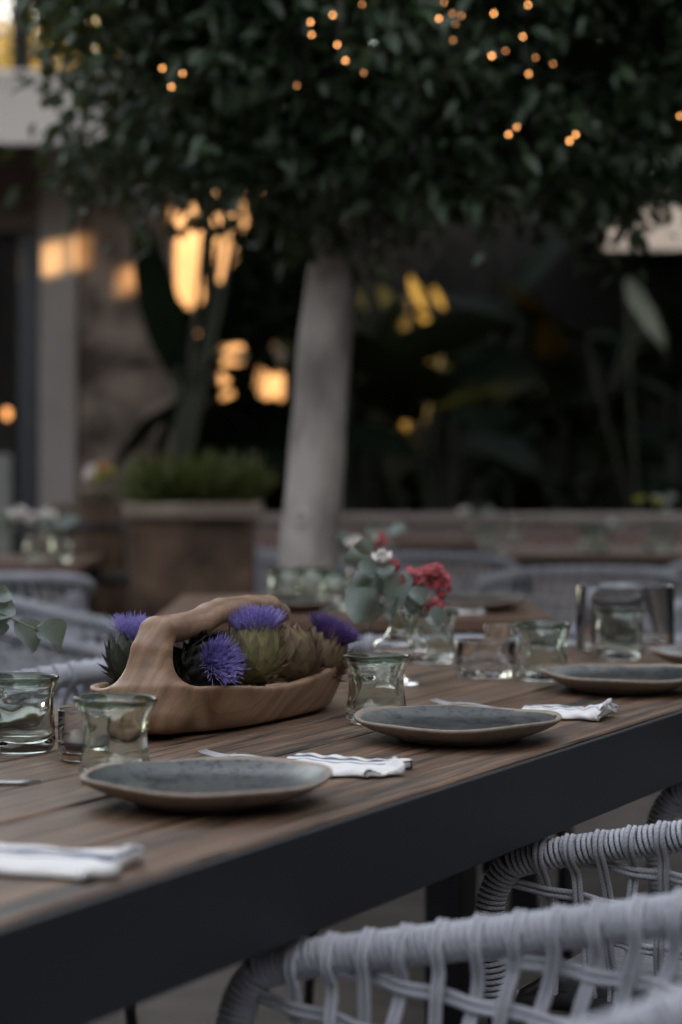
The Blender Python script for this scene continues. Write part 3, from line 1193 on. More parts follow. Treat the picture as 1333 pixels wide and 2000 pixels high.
brl = thing('wooden_barrel', 'dark wooden barrel with upright staves left of the planter', 'barrel', at(165, 1000, 9.2).xy.to_3d())
smesh = None
for k in range(16):
    a = k / 16 * 2 * PI
    if smesh is None:
        vs, fs = [], []
        for (z, r) in ((0, .155), (.25, .185), (.5, .195), (.75, .185), (.93, .155)):
            for s in (-1, 1):
                for q in (0, .02):
                    vs.append(((r - q), s * r * .187, z))
        for r in range(4):
            o_ = r * 4
            fs += [(o_, o_ + 2, o_ + 6, o_ + 4), (o_ + 1, o_ + 5, o_ + 7, o_ + 3), (o_, o_ + 4, o_ + 5, o_ + 1), (o_ + 2, o_ + 3, o_ + 7, o_ + 6)]
        fs += [(0, 1, 3, 2), (16, 18, 19, 17)]
        o = mk('stave', vs, fs, M['barrel_wood'], brl, False)
        smesh = o.data
    else:
        o = inst('stave', smesh, brl)
    o.rotation_euler = (0, 0, a)
for z, r in ((.1, .172), (.32, .193), (.62, .194), (.84, .172)):
    v, f, uv = lathe([(r, z - .02), (r + .004, z - .02), (r + .004, z + .02), (r, z + .02)], 32)
    mk('hoop', v, f, M['leg_metal'], brl)
v, f, uv = lathe([(0, .885), (.145, .885), (.145, .9), (0, .9)], 24)
mk('barrel_head', v, f, M['barrel_wood'], brl)

# ================================================================== ROPE CHAIR
CW, CD = .655, .67     # width between rim centres, depth of the rim


def rim_z(y):
    return .597 + .210 * y + .02 * max(0, (y - .45)) * 2


def rim_plan():
    pts = []
    hw = CW / 2
    r = .20
    for y in np.linspace(.06, CD - r, 12):
        pts.append((-hw, y))
    for k in range(1, 9):
        a = PI - k / 8 * PI / 2
        pts.append((-hw + r + r * math.cos(a), CD - r + r * math.sin(a)))
    left = pts
    n = len(left)
    mid = [(x, CD + .012 * math.cos(x / (hw - r) * PI / 2)) for x in np.linspace(-hw + r, hw - r, 8)[1:-1]]
    right = [(-x, y) for (x, y) in reversed(left)]
    return left + mid + right


plan = rim_plan()
rim_pts = []
hw = CW / 2
# front post rising into a rounded bend, then the arm
front = []
for z in np.linspace(.40, .52, 6):
    front.append((-hw, -.002 - (z - .52) * .12 * -1 * 0, z))
front = [(-hw, .0 + (.52 - z) * .10, z) for z in np.linspace(.40, .522, 6)]
bend = [(-hw, .062 - .062 * math.cos(a), .518 + .088 * math.sin(a)) for a in np.linspace(.2, PI / 2 - .34, 6)]
arm = [(x, y, rim_z(y)) for (x, y) in plan if y > .085]
rim_pts = front + bend + arm + [(-x, y, z) for (x, y, z) in reversed(bend)] + [(-x, y, z) for (x, y, z) in reversed(front)]
RIM = smooth_path(rim_pts, 3)


def resample(P, step):
    seg = np.concatenate([[0], np.cumsum(np.linalg.norm(np.diff(P, axis=0), axis=1))])
    n = int(seg[-1] / step)
    s = np.linspace(0, seg[-1], n)
    return np.stack([np.interp(s, seg, P[:, i]) for i in range(3)], 1)


def build_chair():
    root = thing('rope_chair', 'chair', 'chair', (0, 0, 0))
    # steel frame core
    MB().tube(RIM, .0165, 10).build('rim_frame', M['leg_metal'], root)
    # rope wound round the rim
    rope_r, core = .0034, .0175
    pitch = .0076
    P = resample(RIM, pitch / 10)
    tan = np.gradient(P, axis=0)
    tan /= np.linalg.norm(tan, axis=1)[:, None]
    a = np.array([0, 0, 1.0])
    a = np.cross(tan[0], [1.0, 0, 0])
    fr = np.zeros_like(P)
    for i in range(len(P)):
        a = a - tan[i] * np.dot(a, tan[i])
        a /= np.linalg.norm(a)
        fr[i] = a
    bi = np.cross(tan, fr)
    ph = np.arange(len(P)) / 10 * 2 * PI
    hel = P + core * (np.cos(ph)[:, None] * fr + np.sin(ph)[:, None] * bi)
    stuff(MB().tube(hel, rope_r, 5).build('rope_wrap', M['rope'], root))
    # seat ring and legs
    inset = .045
    sz = .415
    ringp = [(x * (1 - inset / hw), y * .94 - .0, sz) for (x, y) in plan]
    ringp = [(ringp[0][0], .03, sz)] + ringp + [(ringp[-1][0], .03, sz)]
    MB().tube(smooth_path(ringp, 2, True), .012, 8, True).build('seat_rail', M['leg_metal'], root)
    for s in (-1, 1):
        MB().tube([(s * hw, .0115, .40), (s * (hw + .0), .02, .2), (s * (hw + .005), .03, 0)], [.013, .012, .010], 8).build('leg', M['leg_metal'], root)
        MB().tube([(s * (hw - .075), CD - .075, sz), (s * (hw - .07), CD - .055, .2), (s * (hw - .06), CD - .03, 0)], [.013, .012, .010], 8).build('leg', M['leg_metal'], root)
    # seat pad
    vs, fs = [], []
    outl = [(x * .80, .05 + y * .86) for (x, y) in plan]
    outl = [(outl[0][0], .06)] + outl + [(outl[-1][0], .06)]
    n = len(outl)
    cxn = (0, .33)
    for (z, k) in ((.414, .97), (.424, 1.0), (.445, 1.0), (.458, .95), (.462, .6)):
        vs += [(cxn[0] + (x - cxn[0]) * k, cxn[1] + (y - cxn[1]) * k, z) for (x, y) in outl]
    for r in range(4):
        for i in range(n):
            j = (i + 1) % n
            fs.append((r * n + i, r * n + j, r * n + n + j, r * n + n + i))
    fs.append(tuple(reversed(range(n))))
    fs.append(tuple(range(4 * n, 5 * n)))
    mk('seat_cushion', vs, fs, M['seat'], root)
    # lattice: upright and level strands of doubled rope, woven over and under
    dense = resample(np.array([(x, y, 0) for (x, y) in plan]), .004)
    seg = np.concatenate([[0], np.cumsum(np.linalg.norm(np.diff(dense, axis=0), axis=1))])
    tot = seg[-1]
    d2 = np.gradient(dense, axis=0)
    d2 /= np.linalg.norm(d2, axis=1)[:, None]
    nrm2 = np.stack([-d2[:, 1], d2[:, 0], 0 * d2[:, 0]], 1)     # outwards

    def S(s, z, off):
        x, y = np.interp(s, seg, dense[:, 0]), np.interp(s, seg, dense[:, 1])
        nx, ny = np.interp(s, seg, nrm2[:, 0]), np.interp(s, seg, nrm2[:, 1])
        k = (rim_z(y) - z) / (rim_z(y) - sz)
        inx = inset * k
        return Vector((x + nx * (off - inx), y + ny * (off - inx), z))
    NVs = 42
    svals = np.linspace(.018, tot - .018, NVs)
    levels = [.475, .525, .575, .625, .675, .725]
    rr_ = .0036
    for i, s in enumerate(svals):
        y = float(np.interp(s, seg, dense[:, 1]))
        zt = rim_z(y)
        st_ = MB()
        sl = .012 * math.sin(i * 1.7)
        for side in (-1, 1):
            pts = []
            zz = np.concatenate([zt + .0213 * np.cos(np.linspace(.1, 1.9, 8)), np.linspace(zt - .015, sz, 18)])
            for z in zz:
                k = (z - .455) / .05
                off = .0052 * math.cos(PI * (k + i))
                sd_ = 1 if s > tot / 2 else -1
                if z > zt - .015:
                    off = math.sqrt(max(0, .0220 ** 2 - (z - zt) ** 2)) * sd_
                else:
                    e_ = math.exp(-((zt - .015) - z) / .014)
                    off = .0161 * sd_ * e_ + off * (1 - e_)
                pts.append(S(s + side * rr_ * 1.05 + sl * (zt - z) / .25 - (1 if s < tot / 2 else -1) * .32 * max(0, zt - z - .02) * min(1, max(0, y - .12) / .3), z, off))
            st_.tube(pts, rr_, 6, caps=False)
        st_.build('upright_rope', M['rope'], root)
    for q, z in enumerate(levels):
        lz = lambda s: z - .10 * float(np.interp(s, seg, dense[:, 1]))
        ok = [s for s in np.arange(0.0, tot, tot / (NVs * 6)) if rim_z(float(np.interp(s, seg, dense[:, 1]))) - .004 > lz(s)]
        if len(ok) < 6:
            continue
        st_ = MB()
        step = (svals[1] - svals[0])
        for side in (-1, 1):
            pts = [S(s, lz(s) + side * rr_ * 1.05 - .004 * math.sin(s * 9), -.0052 * math.cos(PI * (q + (s - svals[0]) / step))) for s in ok]
            ex = z + side * rr_ * 1.05
            pts = [Vector((-hw + .004, .012, ex))] + pts + [Vector((hw - .004, .012, ex))] if z < .59 else pts
            st_.tube(pts, rr_, 6, caps=False)
        st_.build('level_rope', M['rope'], root)
    return root


M['seat'] = m_noisy('grey_seat_weave', (.2, .2, .215), (.3, .3, .32), 60, .9, .5, .002)
chair0 = build_chair()
chairs_used = [False]


def place_chair(origin, back_dir, label, group):
    rz = math.atan2(-back_dir[0], back_dir[1])
    if not chairs_used[0]:
        c = chair0
        chairs_used[0] = True
    else:
        c = copy_tree(chair0)
    c.location = (origin[0], origin[1], 0)
    c.rotation_euler = (0, 0, rz)
    c['label'] = label
    c['category'] = 'chair'
    c['group'] = group
    return c


nv = -V
PITCH = .655
gch = 'rope chairs drawn up to the long table'
for k, lab in ((-1, 'blurred grey rope armchair nearest the viewer, its wound rims across the lower right'),
               (1, 'sharply seen grey rope armchair further along the dark table edge, behind the blurred one')):
    p = T(-.176 + PITCH * k + CW / 2, .084)
    place_chair((p.x, p.y), (nv.x, nv.y), lab, gch)

# ================================================================== TABLES
TU0, TU1, TW = -1.15, 1.97, .84
tb = thing('long_dining_table', 'long weathered plank table with dark steel apron, laid for dinner', 'table', T(0, 0, 0), UANG)
wd = [.135, .15, .128, .144, .14, .143]
x = .0
for i, w in enumerate(wd):
    ns = 40
    vs, fs = [], []
    y0, y1 = x + .0008, x + w - .0046
    zj = rng.uniform(-.0022, .0008)
    for k in range(ns + 1):
        uu = TU0 + (TU1 - TU0) * k / ns
        e0, e1 = rng.uniform(-.0008, .0012), rng.uniform(-.0012, .0006)
        zz = TABLE_H + zj + rng.uniform(-.0004, .0004)
        c = .0025
        vs += [(uu, y0 + e0, TABLE_H - .03), (uu, y0 + e0, zz - c), (uu, y0 + e0 + c, zz), (uu, y1 + e1 - c, zz), (uu, y1 + e1, zz - c), (uu, y1 + e1, TABLE_H - .03)]
    for k in range(ns):
        for j in range(6):
            jj = (j + 1) % 6
            a, c_ = k * 6, (k + 1) * 6
            fs.append((a + j, c_ + j, c_ + jj, a + jj))
    fs.append((5, 4, 3, 2, 1, 0))
    fs.append(tuple(ns * 6 + j for j in range(6)))
    mk('plank', vs, [tuple(reversed(f)) for f in fs], M['table_wood'], tb, False)
    x += w
for (lo, hi) in (((TU0, -.009, .641), (TU1, -.0015, .7455)), ((TU0, TW + .0015, .641), (TU1, TW + .009, .7455)),
                 ((TU1 + .001, -.009, .641), (TU1 + .009, TW + .009, .7455)), ((TU0 - .009, -.009, .641), (TU0 - .001, TW + .009, .7455))):
    b = MB()
    b.box(lo, hi, .0015)
    b.build('apron', M['steel'], tb, False)
b = MB()
for uu in np.linspace(TU0 + .3, TU1 - .3, 5):
    b.box((uu - .02, .0, .68), (uu + .02, TW, .7185), 0)
b.build('cross_rail', M['steel'], tb, False)
for uu in (TU0 + .1, TU1 - .18):
    for vv in (.1, TW - .1):
        b = MB()
        b.box((uu - .04, vv - .04, 0), (uu + .04, vv + .04, .679), .003)
        b.build('leg', M['steel'], tb, False)


def far_table(label, x0, x1, y0, y1, name='dining_table', rz=0.0):
    cx, cy_ = (x0 + x1) / 2, (y0 + y1) / 2
    t = thing(name, label, 'table', (cx, cy_, 0), rz)
    hx, hy = (x1 - x0) / 2, (y1 - y0) / 2
    n = max(3, int(round(2 * hy / .15)))
    for k in range(n):
        b = MB()
        b.box((-hx, -hy + 2 * hy * k / n + .001, .718), (hx, -hy + 2 * hy * (k + 1) / n - .001, .75 + rng.uniform(-.001, .0005)), .002)
        b.build('plank', M['far_wood'], t, False)
    for (lo, hi) in (((-hx + .02, -hy + .02, .65), (hx - .02, -hy + .03, .717)), ((-hx + .02, hy - .03, .65), (hx - .02, hy - .02, .717))):
        b = MB()
        b.box(lo, hi, 0)
        b.build('apron', M['steel'], t, False)
    for sx in (-1, 1):
        for sy in (-1, 1):
            b = MB()
            b.box((sx * (hx - .07) - .03, sy * (hy - .07) - .03, 0), (sx * (hx - .07) + .03, sy * (hy - .07) + .03, .717), .002)
            b.build('leg', M['steel'], t, False)
    return t


far_table('square wooden table in front of the tree trunk', -.44, .50, 5.05, 5.95)
far_table('wooden table at the far left with white roses on it', -2.0, -.93, 7.7, 8.5)
far_table('dark wooden table at the right before the tiled wall', .66, 2.3, 8.55, 9.35)
far_table('dark wooden table standing closest to the tiled wall, right of the trunk', .03, .82, 9.75, 10.5)

g2 = 'rope chairs at the tables behind'
for (o, bd, lab) in (
        ((.20, 5.02), (0, -1), 'grey rope chair with its back to the long table, behind the glasses'),
        ((-.36, 5.66), (-1, .05), 'blurred grey rope chair behind the basket, drawn up left of the square table'),
        ((.40, 5.50), (1, .12), 'blurred grey rope chair drawn up to the right of the square table'),
        (tuple(T(1.0, 1.78).xy), (-V.x, -V.y), 'pale rope chair turned away behind the glass at the left edge'),
        ((-1.30, 7.42), (.35, -1), 'blurred grey rope chair before the table with white roses'),
        ((.80, 7.85), (.05, -1), 'grey rope chair in front of the dark table, behind the large glass'),
        ((1.55, 8.60), (.05, -1), 'rope chair cut by the right edge at the dark table'),
        ((.40, 8.95), (-.1, -1), 'rope chair in shade close to the trunk at the farthest table'),
        ((.50, 9.05), (-1, 0), 'rope chair sideways at the left end of the dark table'),
        ((.0, 10.1), (-1, 0), 'rope chair hidden mostly by the trunk at the farthest table'),
):
    place_chair(o, bd, lab, g2)

# ================================================================== GLASSWARE
def tumbler_mesh(seed):
    r = random.Random(seed)
    H = .095
    prof_o = [(0, .0), (.030, .0), (.0385, .0015), (.043, .006), (.0445, .013), (.0425, .024), (.0395, .036), (.0378, .048), (.0382, .060), (.0405, .072), (.0445, .083), (.0478, .090), (.0490, .0935), (.0488, .0955), (.0472, .0962)]
    prof_i = [(.0452, .0945), (.0425, .088), (.0385, .077), (.0358, .066), (.0350, .050), (.0362, .038), (.0385, .026), (.038, .018), (.030, .0135), (0, .0125)]
    prof = prof_o + prof_i
    p1, p2, p3 = r.uniform(0, 6), r.uniform(0, 6), r.uniform(0, 6)
    a4 = r.uniform(.13, .17)

    def mod(th, rr, z):
        dz = math.exp(-((z - .046) / .024) ** 2)
        dim = .5 + .5 * math.cos(4 * th + p1)
        k = 1 - a4 * dim ** 1.6 * dz + .15 * (1 - dim) * dz
        k *= 1 + .012 * math.sin(2 * th + p2) + .012 * math.sin(3 * th + p3 + z * 30)
        inner = (rr < .0363) and (z > .014)
        k *= 1 + (.022 * math.sin(2 * th + p3 + z * 55) + .018 * math.sin(5 * th + p2 - z * 80)) * math.exp(-((z - .05) / .03) ** 2) * (1 if inner else .35)
        zz = z + (.0012 * math.sin(th + p2) * (z > .06)) + .0006 * math.sin(5 * th + p3) * (z > .08)
        return rr * k, zz
    # refine profile
    P = smooth_path([(a, b_, 0) for a, b_ in prof[1:-1]], 4)
    fine = [(0, 0.0)] + [(max(a, .0005), b_) for a, b_, _ in P] + [(0, .0125)]
    return lathe(fine, 72, mod)


def tumbler(p, rz, seed, label, grp='green glass tumblers'):
    v, f, uv = tumbler_mesh(seed)
    va = np.array(v)
    mi = [1 if min(va[i][2] for i in q) > .0875 else 0 for q in f]
    o = mk('glass_tumbler', v, f, [M['green_glass'], M['rim_glass']], None, True, None, mi)
    o.location = p
    o.rotation_euler = (0, 0, rz)
    tag(o, label, 'glass', grp)
    return o


def tp(px, d):
    return Vector(((px - 666.5) / FPX * d, d, TABLE_H + .0006))


tumbler(tp(226, 2.485), .35, 1, 'greenish pinched tumbler directly behind the nearest plate, left of the basket')
tumbler(tp(40, 2.735), 1.0, 2, 'greenish pinched tumbler cut by the left edge of the picture')
tumbler(tp(736, 3.03), .1, 3, 'greenish pinched tumbler touching the right end of the wooden basket')
tumbler(tp(1060, 3.62), .6, 4, 'greenish pinched tumbler beside the low clear candle glass')
tumbler(tp(1211, 4.0), .2, 5, 'greenish pinched tumbler standing in front of the wide glass cylinder')
tumbler(tp(845, 3.93), .9, 6, 'greenish pinched tumbler half hidden behind the flower vase')


def straight_glass(name, p, r, h, base, label, cat, wall=.0028, wax=0, grp=None):
    prof = [(0, 0), (r * .9, 0), (r * .98, .002), (r, .006), (r, h - .002), (r - wall * .3, h), (r - wall * .7, h), (r - wall, h - .002), (r - wall, base + .004), (r - wall - .004, base), (0, base * .92)]
    v, f, uv = lathe(prof, 56)
    if wax:
        root = thing(name, label, cat, p, 0, grp)
        mk('glass_body', v, f, M['clear_glass'], root)
        rw = r - wall - .0012
        v, f, uv = lathe([(0, base + .0006), (rw - .004, base + .0008), (rw, base + .005), (rw, base + wax), (rw - .002, base + wax + .001), (0, base + wax)], 40)
        mk('wax', v, f, M['wax'], root)
        MB().tube([(0, 0, base + wax), (.001, 0, base + wax + .008)], .0008, 5).build('wick', M['leg_metal'], root)
        return root
    o = mk(name, v, f, M['clear_glass'], None)
    o.location = p
    return tag(o, label, cat, grp)


straight_glass('candle_glass', Vector((-.318, 2.665, TABLE_H + .0006)), .033, .062, .010, 'small clear tea light glass between the two tumblers by the left edge', 'candle holder', .0025, .012)
straight_glass('candle_glass', tp(949, 3.68), .052, .063, .012, 'low thick bottomed clear glass right of the flower vase', 'candle holder', .0035)
straight_glass('shot_glass', tp(977, 4.03), .028, .062, .010, 'small clear glass behind the low thick bottomed glass', 'glass')
hur = straight_glass('hurricane_glass', tp(1222, 4.185), .095, .128, .006, 'wide clear glass cylinder near the far end of the table', 'candle holder', .0024)
cd = thing('pillar_candle', 'dark stubby candle inside the wide glass cylinder', 'candle', tp(1205, 4.19) + Vector((0, 0, .009)))
v, f, uv = lathe([(0, 0), (.05, 0), (.052, .003), (.052, .082), (.049, .086), (.03, .084), (0, .083)], 32)
mk('candle_body', v, f, m_noisy('dark_wax', (.03, .026, .026), (.05, .045, .045), 30, .4, .05), cd)
MB().tube([(0, 0, .083), (.001, 0, .094)], .001, 5).build('wick', M['leg_metal'], cd)
# glasses on the square table behind
for i, (px, d, lab) in enumerate(((560, 5.45, 'blurred green tumbler left of the pair on the square table'), (610, 5.5, 'blurred green tumbler right of the pair on the square table'), (655, 5.3, 'blurred tumbler in front of the trunk on the square table'))):
    tumbler(tp(px, d), i, 11 + i, lab, 'green tumblers on the square table')
for i, (px, d, lab) in enumerate(((120, 7.9, 'tumbler right of the white roses'), (960, 8.9, 'tumbler on the left of the dark table'), (1150, 8.8, 'tumbler in the middle of the dark table'), (1010, 10.0, 'tumbler on the farthest table'), (1300, 8.9, 'tumbler by the right edge on the dark table'))):
    tumbler(tp(px, d), i, 21 + i, lab, 'small tumblers on the far tables')


# ================================================================== PLATES
def plate_mesh(seed):
    r = random.Random(seed)
    prof = [(0, .004), (.06, .0035), (.070, .0), (.078, .0), (.084, .0035), (.100, .0085), (.118, .0155), (.130, .0218), (.1348, .0252), (.1365, .0280), (.1352, .0302), (.1325, .0300), (.128, .0272), (.116, .0205), (.100, .0150), (.08, .0120), (.05, .0108), (0, .0105)]
    fine = smooth_path([(a, b_, 0) for a, b_ in prof[1:-1]], 3)
    fine = [(0, .004)] + [(max(a, .001), b_) for a, b_, _ in fine] + [(0, .0105)]
    ph = [r.uniform(0, 6) for _ in range(5)]

    def mod(th, rr, z):
        w = rr / .136
        k = 1 + w * (.012 * math.sin(2 * th + ph[0]) + .007 * math.sin(3 * th + ph[1]) + .004 * math.sin(7 * th + ph[2]))
        zz = z + w ** 4 * (.0022 * math.sin(2 * th + ph[3]) + .0012 * math.sin(5 * th + ph[4]))
        return rr * k, max(zz, .0)
    v, f, uv = lathe(fine, 96, mod)
    return v, f, len(fine)


def plate(p, seed, label, rz=0, grp='stoneware plates on the long table'):
    v, f, nrow = plate_mesh(seed)
    root = thing('stoneware_plate', label, 'plate', p, rz, grp)
    va = np.array(v)
    # glazed well on top; bare clay below and over the lip
    split = None
    glz, cly = [], []
    for q in f:
        c = va[list(q)].mean(0)
        rr = math.hypot(c[0], c[1])
        nz = np.cross(va[q[1]] - va[q[0]], va[q[2]] - va[q[0]])[2]
        (glz if (nz > 0 and rr < .1295) else cly).append(q)
    for nm, fs, mt in (('glazed_well', glz, 'glaze'), ('clay_body', cly, 'clay')):
        used = sorted({i for q in fs for i in q})
        mp = {i: k for k, i in enumerate(used)}
        mk(nm, [v[i] for i in used], [tuple(mp[i] for i in q) for q in fs], M[mt], root)
    return root


def tpd(x, d):
    return Vector((x, d, TABLE_H + .0005))


plate(tpd(-.1455, 2.335), 1, 'speckled green stoneware plate nearest the viewer, beside the striped napkin', .4)
plate(tpd(.1565, 2.861), 2, 'speckled blue stoneware plate right of the basket', 2.2)
plate(tpd(.4560, 3.470), 3, 'speckled stoneware plate between tumbler and table edge at the right', 1.2)
plate(tpd(.690, 3.855), 4, 'stoneware plate of which only the left rim shows at the right edge', 3.0)
plate(tpd(-.530, 2.885), 5, 'stoneware plate seen through the tumbler at the left edge', 5.0)
plate(tpd(.33, 5.32), 6, 'dark plate on the square table behind the red flowers', 0, 'plates on the square table')
plate(tpd(-.15, 5.3), 7, 'dark plate on the square table behind the basket', 0, 'plates on the square table')


# ================================================================== NAPKINS AND CUTLERY
def napkin(p, rz, length, width, seed, label, bow=.0, grp='white striped napkins'):
    """a long folded cloth: stacked folds, gathered and flaring at the far end"""
    r = random.Random(seed)
    nx, ny = 34, 16
    ph = [r.uniform(0, 6) for _ in range(6)]
    root_v, fs, uv = [], [], []

    def top(t, s):
        pinch = 1 - (.34 if seed == 2 else .10) * math.exp(-((t - .74) / .10) ** 2) + .05 * math.sin(t * 19 + ph[5]) * (t > .5) * abs(s)
        y = s * width * .5 * pinch + .004 * math.sin(t * 7 + ph[0]) + bow * t * t
        fl = max(0, t - .80) / .20
        z = .0062 + .0024 * (1 - abs(s)) + .0030 * (s > .1) + .0012 * math.sin(t * 31 + s * 9 + ph[4]) * math.sin(s * 6 + ph[5]) + (.006 if seed == 2 else .001) * math.exp(-((t - .76) / .1) ** 2) * math.cos(s * 5 + ph[1])
        z += .0018 * math.sin(t * 16 + s * 4 + ph[2]) * (.4 + fl * 2.0) + fl * ((.013 if seed == 2 else .001) + (.008 if seed == 2 else .0035) * math.sin(s * 6.2 + ph[3]))
        z *= 1 if abs(s) < .98 else .45
        xx = length * t + (.006 * math.sin(s * 5 + ph[4]) + .004 * math.sin(s * 13 + ph[2])) * (t > .9) * 1.2 - .012 * abs(s + .2) * (t > .97)
        return xx, y, max(z, .0025)
    for lay in (0, 1):
        for i in range(nx + 1):
            for j in range(ny + 1):
                t, s = i / nx, -1 + 2 * j / ny
                x_, y_, z_ = top(t, s)
                if lay:
                    fl = max(0, t - .82) / .18
                    z_ = max(.0004, z_ - .0075) if (fl > 0 and seed == 2) else .0004
                root_v.append((x_, y_, z_))
                uv.append((t, 0.0 if lay else j / ny))
    K = ny + 1
    N = (nx + 1) * K
    for i in range(nx):
        for j in range(ny):
            a = i * K + j
            fs.append((a, a + K, a + K + 1, a + 1))
            b_ = N + a
            fs.append((b_, b_ + 1, b_ + K + 1, b_ + K))
    for i in range(nx):
        a = i * K
        fs.append((a, N + a, N + a + K, a + K))
        a = i * K + ny
        fs.append((a, a + K, N + a + K, N + a))
    for j in range(ny):
        fs.append((j, j + 1, N + j + 1, N + j))
        a = nx * K + j
        fs.append((a, N + a, N + a + 1, a + 1))
    o = mk('folded_napkin', root_v, fs, M['napkin'], None, True, uv)
    o.location = p
    o.rotation_euler = (0, 0, rz)
    tag(o, label, 'napkin', grp)
    return o


def on_table(px, py):
    d = (CAM_H - TABLE_H) * FPX / (py - 900)
    return Vector(((px - 666.5) / FPX * d, d, TABLE_H + .0008))


def napkin_px(a, c, width, seed, label, bow=0):
    A, B = on_table(*a), on_table(*c)
    D = B - A
    return napkin(A, math.atan2(D.y, D.x), D.length, width, seed, label, bow)


def napkin_set(cx_, cy_, length, width, seed, label, turn=0.0):
    C = on_table(cx_, cy_)
    D = Vector((-V.x, -V.y, 0))
    D.rotate(Matrix.Rotation(turn, 3, 'Z'))
    A = C - D * length
    return napkin(A, math.atan2(D.y, D.x), length, width, seed, label)


napkin_set(780, 1512, .150, .105, 1, 'folded white napkin with blue stripes right of the nearest plate', .06)
napkin_set(1198, 1404, .135, .085, 2, 'folded white napkin with twisted end right of the blue speckled plate', .05)
napkin_set(238, 1706, .26, .100, 3, 'blurred white napkin lowest on the table at the left edge', .10)
n4 = napkin(tp(862, 5.22), .05, .10, .08, 4, 'small blurred napkin on the square table behind the vase')


def fork(p, rz, label):
    b = MB()
    hp = [(-.10, 0, .0025), (-.05, 0, .003), (0, 0, .006), (.03, 0, .009), (.05, 0, .0075)]
    P = smooth_path(hp, 4)
    W = np.interp(P[:, 0], [-.10, -.08, -.02, .01, .032, .05], [.0055, .006, .0028, .0032, .010, .0115])
    vs, fs = [], []
    for (x_, y_, z_), w in zip(P, W):
        vs += [(x_, -w, z_ - .0008), (x_, w, z_ - .0008), (x_, w * .8, z_ + .0009), (x_, -w * .8, z_ + .0009)]
    n = len(P)
    for i in range(n - 1):
        for j in range(4):
            k = (j + 1) % 4
            fs.append((i * 4 + j, i * 4 + k, i * 4 + 4 + k, i * 4 + 4 + j))
    fs += [(3, 2, 1, 0), tuple((n - 1) * 4 + j for j in range(4))]
    b.add(vs, fs)
    for j in range(4):
        y_ = -.0098 + j * .00653
        b.tube(smooth_path([(.049, y_, .0076), (.065, y_ * 1.02, .0055), (.085, y_ * .95, .0085), (.092, y_ * .9, .011)], 4), np.linspace(.0016, .0007, 13), 5)
    o = b.build('fork', M['silver'], None)
    o.location = p
    o.rotation_euler = (0, 0, rz)
    tag(o, label, 'fork', 'forks beside the plates')
    return o


def vdir(o=0):
    return math.atan2(V.y, V.x) + o


fork(on_table(398, 1483) + Vector((0, 0, 0)) - V * .092, vdir(.05), 'fork whose tines show behind the nearest plate')
fork(on_table(840, 1382) - V * .092, vdir(-.1), 'fork whose tines show behind the blue speckled plate')
# knife with dark blade on the left
b = MB()
vs = [(0, -.009, .0006), (.075, -.009, .0006), (.1, 0.004, .0006), (0, .009, .0006), (0, -.009, .003), (.075, -.0085, .003), (.098, .004, .003), (0, .009, .003)]
b.add(vs, [(3, 2, 1, 0), (4, 5, 6, 7), (0, 1, 5, 4), (1, 2, 6, 5), (2, 3, 7, 6), (3, 0, 4, 7)])
b.tube([(-.10, 0, .0062), (-.05, 0, .007), (0.004, 0, .0045)], [.006, .007, .0045], 8)
kn = b.build('table_knife', M['silver'], None)
A = on_table(82, 1531)
kn.rotation_euler = (0, 0, -.02)
kn.location = A - Vector((.1, 0, 0))
tag(kn, 'dark table knife lying flat at the left edge', 'knife')


# ================================================================== CARVED BASKET (signed distance field -> surface nets)
def surface_nets(F, origin, h):
    """naive surface nets over grid F (negative inside)"""
    nx, ny, nz = F.shape
    ins = F < 0
    corners = [(i, j, k) for i in (0, 1) for j in (0, 1) for k in (0, 1)]

    def sl(a, c):
        return a[c[0]:nx - 1 + c[0], c[1]:ny - 1 + c[1], c[2]:nz - 1 + c[2]]
    cnt = sum(sl(ins, c).astype(np.int32) for c in corners)
    act = (cnt > 0) & (cnt < 8)
    acc = np.zeros(act.shape + (3,))
    num = np.zeros(act.shape)
    for a in corners:
        for ax_ in range(3):
            if a[ax_]:
                continue
            c = list(a)
            c[ax_] = 1
            fa, fb = sl(F, a), sl(F, c)
            cr_ = (fa < 0) != (fb < 0)
            t = np.where(cr_, fa / np.where(cr_, fa - fb, 1), 0)
            for q in range(3):
                acc[..., q] += np.where(cr_, a[q] + (t if q == ax_ else 0), 0)
            num += cr_
    idx = -np.ones(act.shape, dtype=np.int64)
    cells = np.argwhere(act)
    idx[act] = np.arange(len(cells))
    vp = (cells + acc[act] / num[act][:, None]) * h + origin
    faces = []
    for ax_ in range(3):
        b1, b2 = [(1, 2), (2, 0), (0, 1)][ax_]
        s0 = [slice(None)] * 3
        s1 = [slice(None)] * 3
        s0[ax_] = slice(0, -1)
        s1[ax_] = slice(1, None)
        a, c = ins[tuple(s0)], ins[tuple(s1)]
        ch = np.argwhere(a != c)
        ok = (ch[:, b1] > 0) & (ch[:, b2] > 0) & (ch[:, b1] < F.shape[b1] - 1) & (ch[:, b2] < F.shape[b2] - 1)
        ch = ch[ok]
        fl = a[tuple(ch.T)]
        q = []
        for (d1, d2) in ((0, 0), (1, 0), (1, 1), (0, 1)):
            c2 = ch.copy()
            c2[:, b1] -= d1
            c2[:, b2] -= d2
            q.append(idx[tuple(c2.T)])
        q = np.stack(q, 1)
        q = np.where(fl[:, None], q, q[:, ::-1])
        faces.append(q)
    return vp, np.concatenate(faces)


def smin(a, b, k):
    h = np.clip(.5 + .5 * (b - a) / k, 0, 1)
    return b * (1 - h) + a * h - k * h * (1 - h)


def smax(a, b, k):
    return -smin(-a, -b, k)


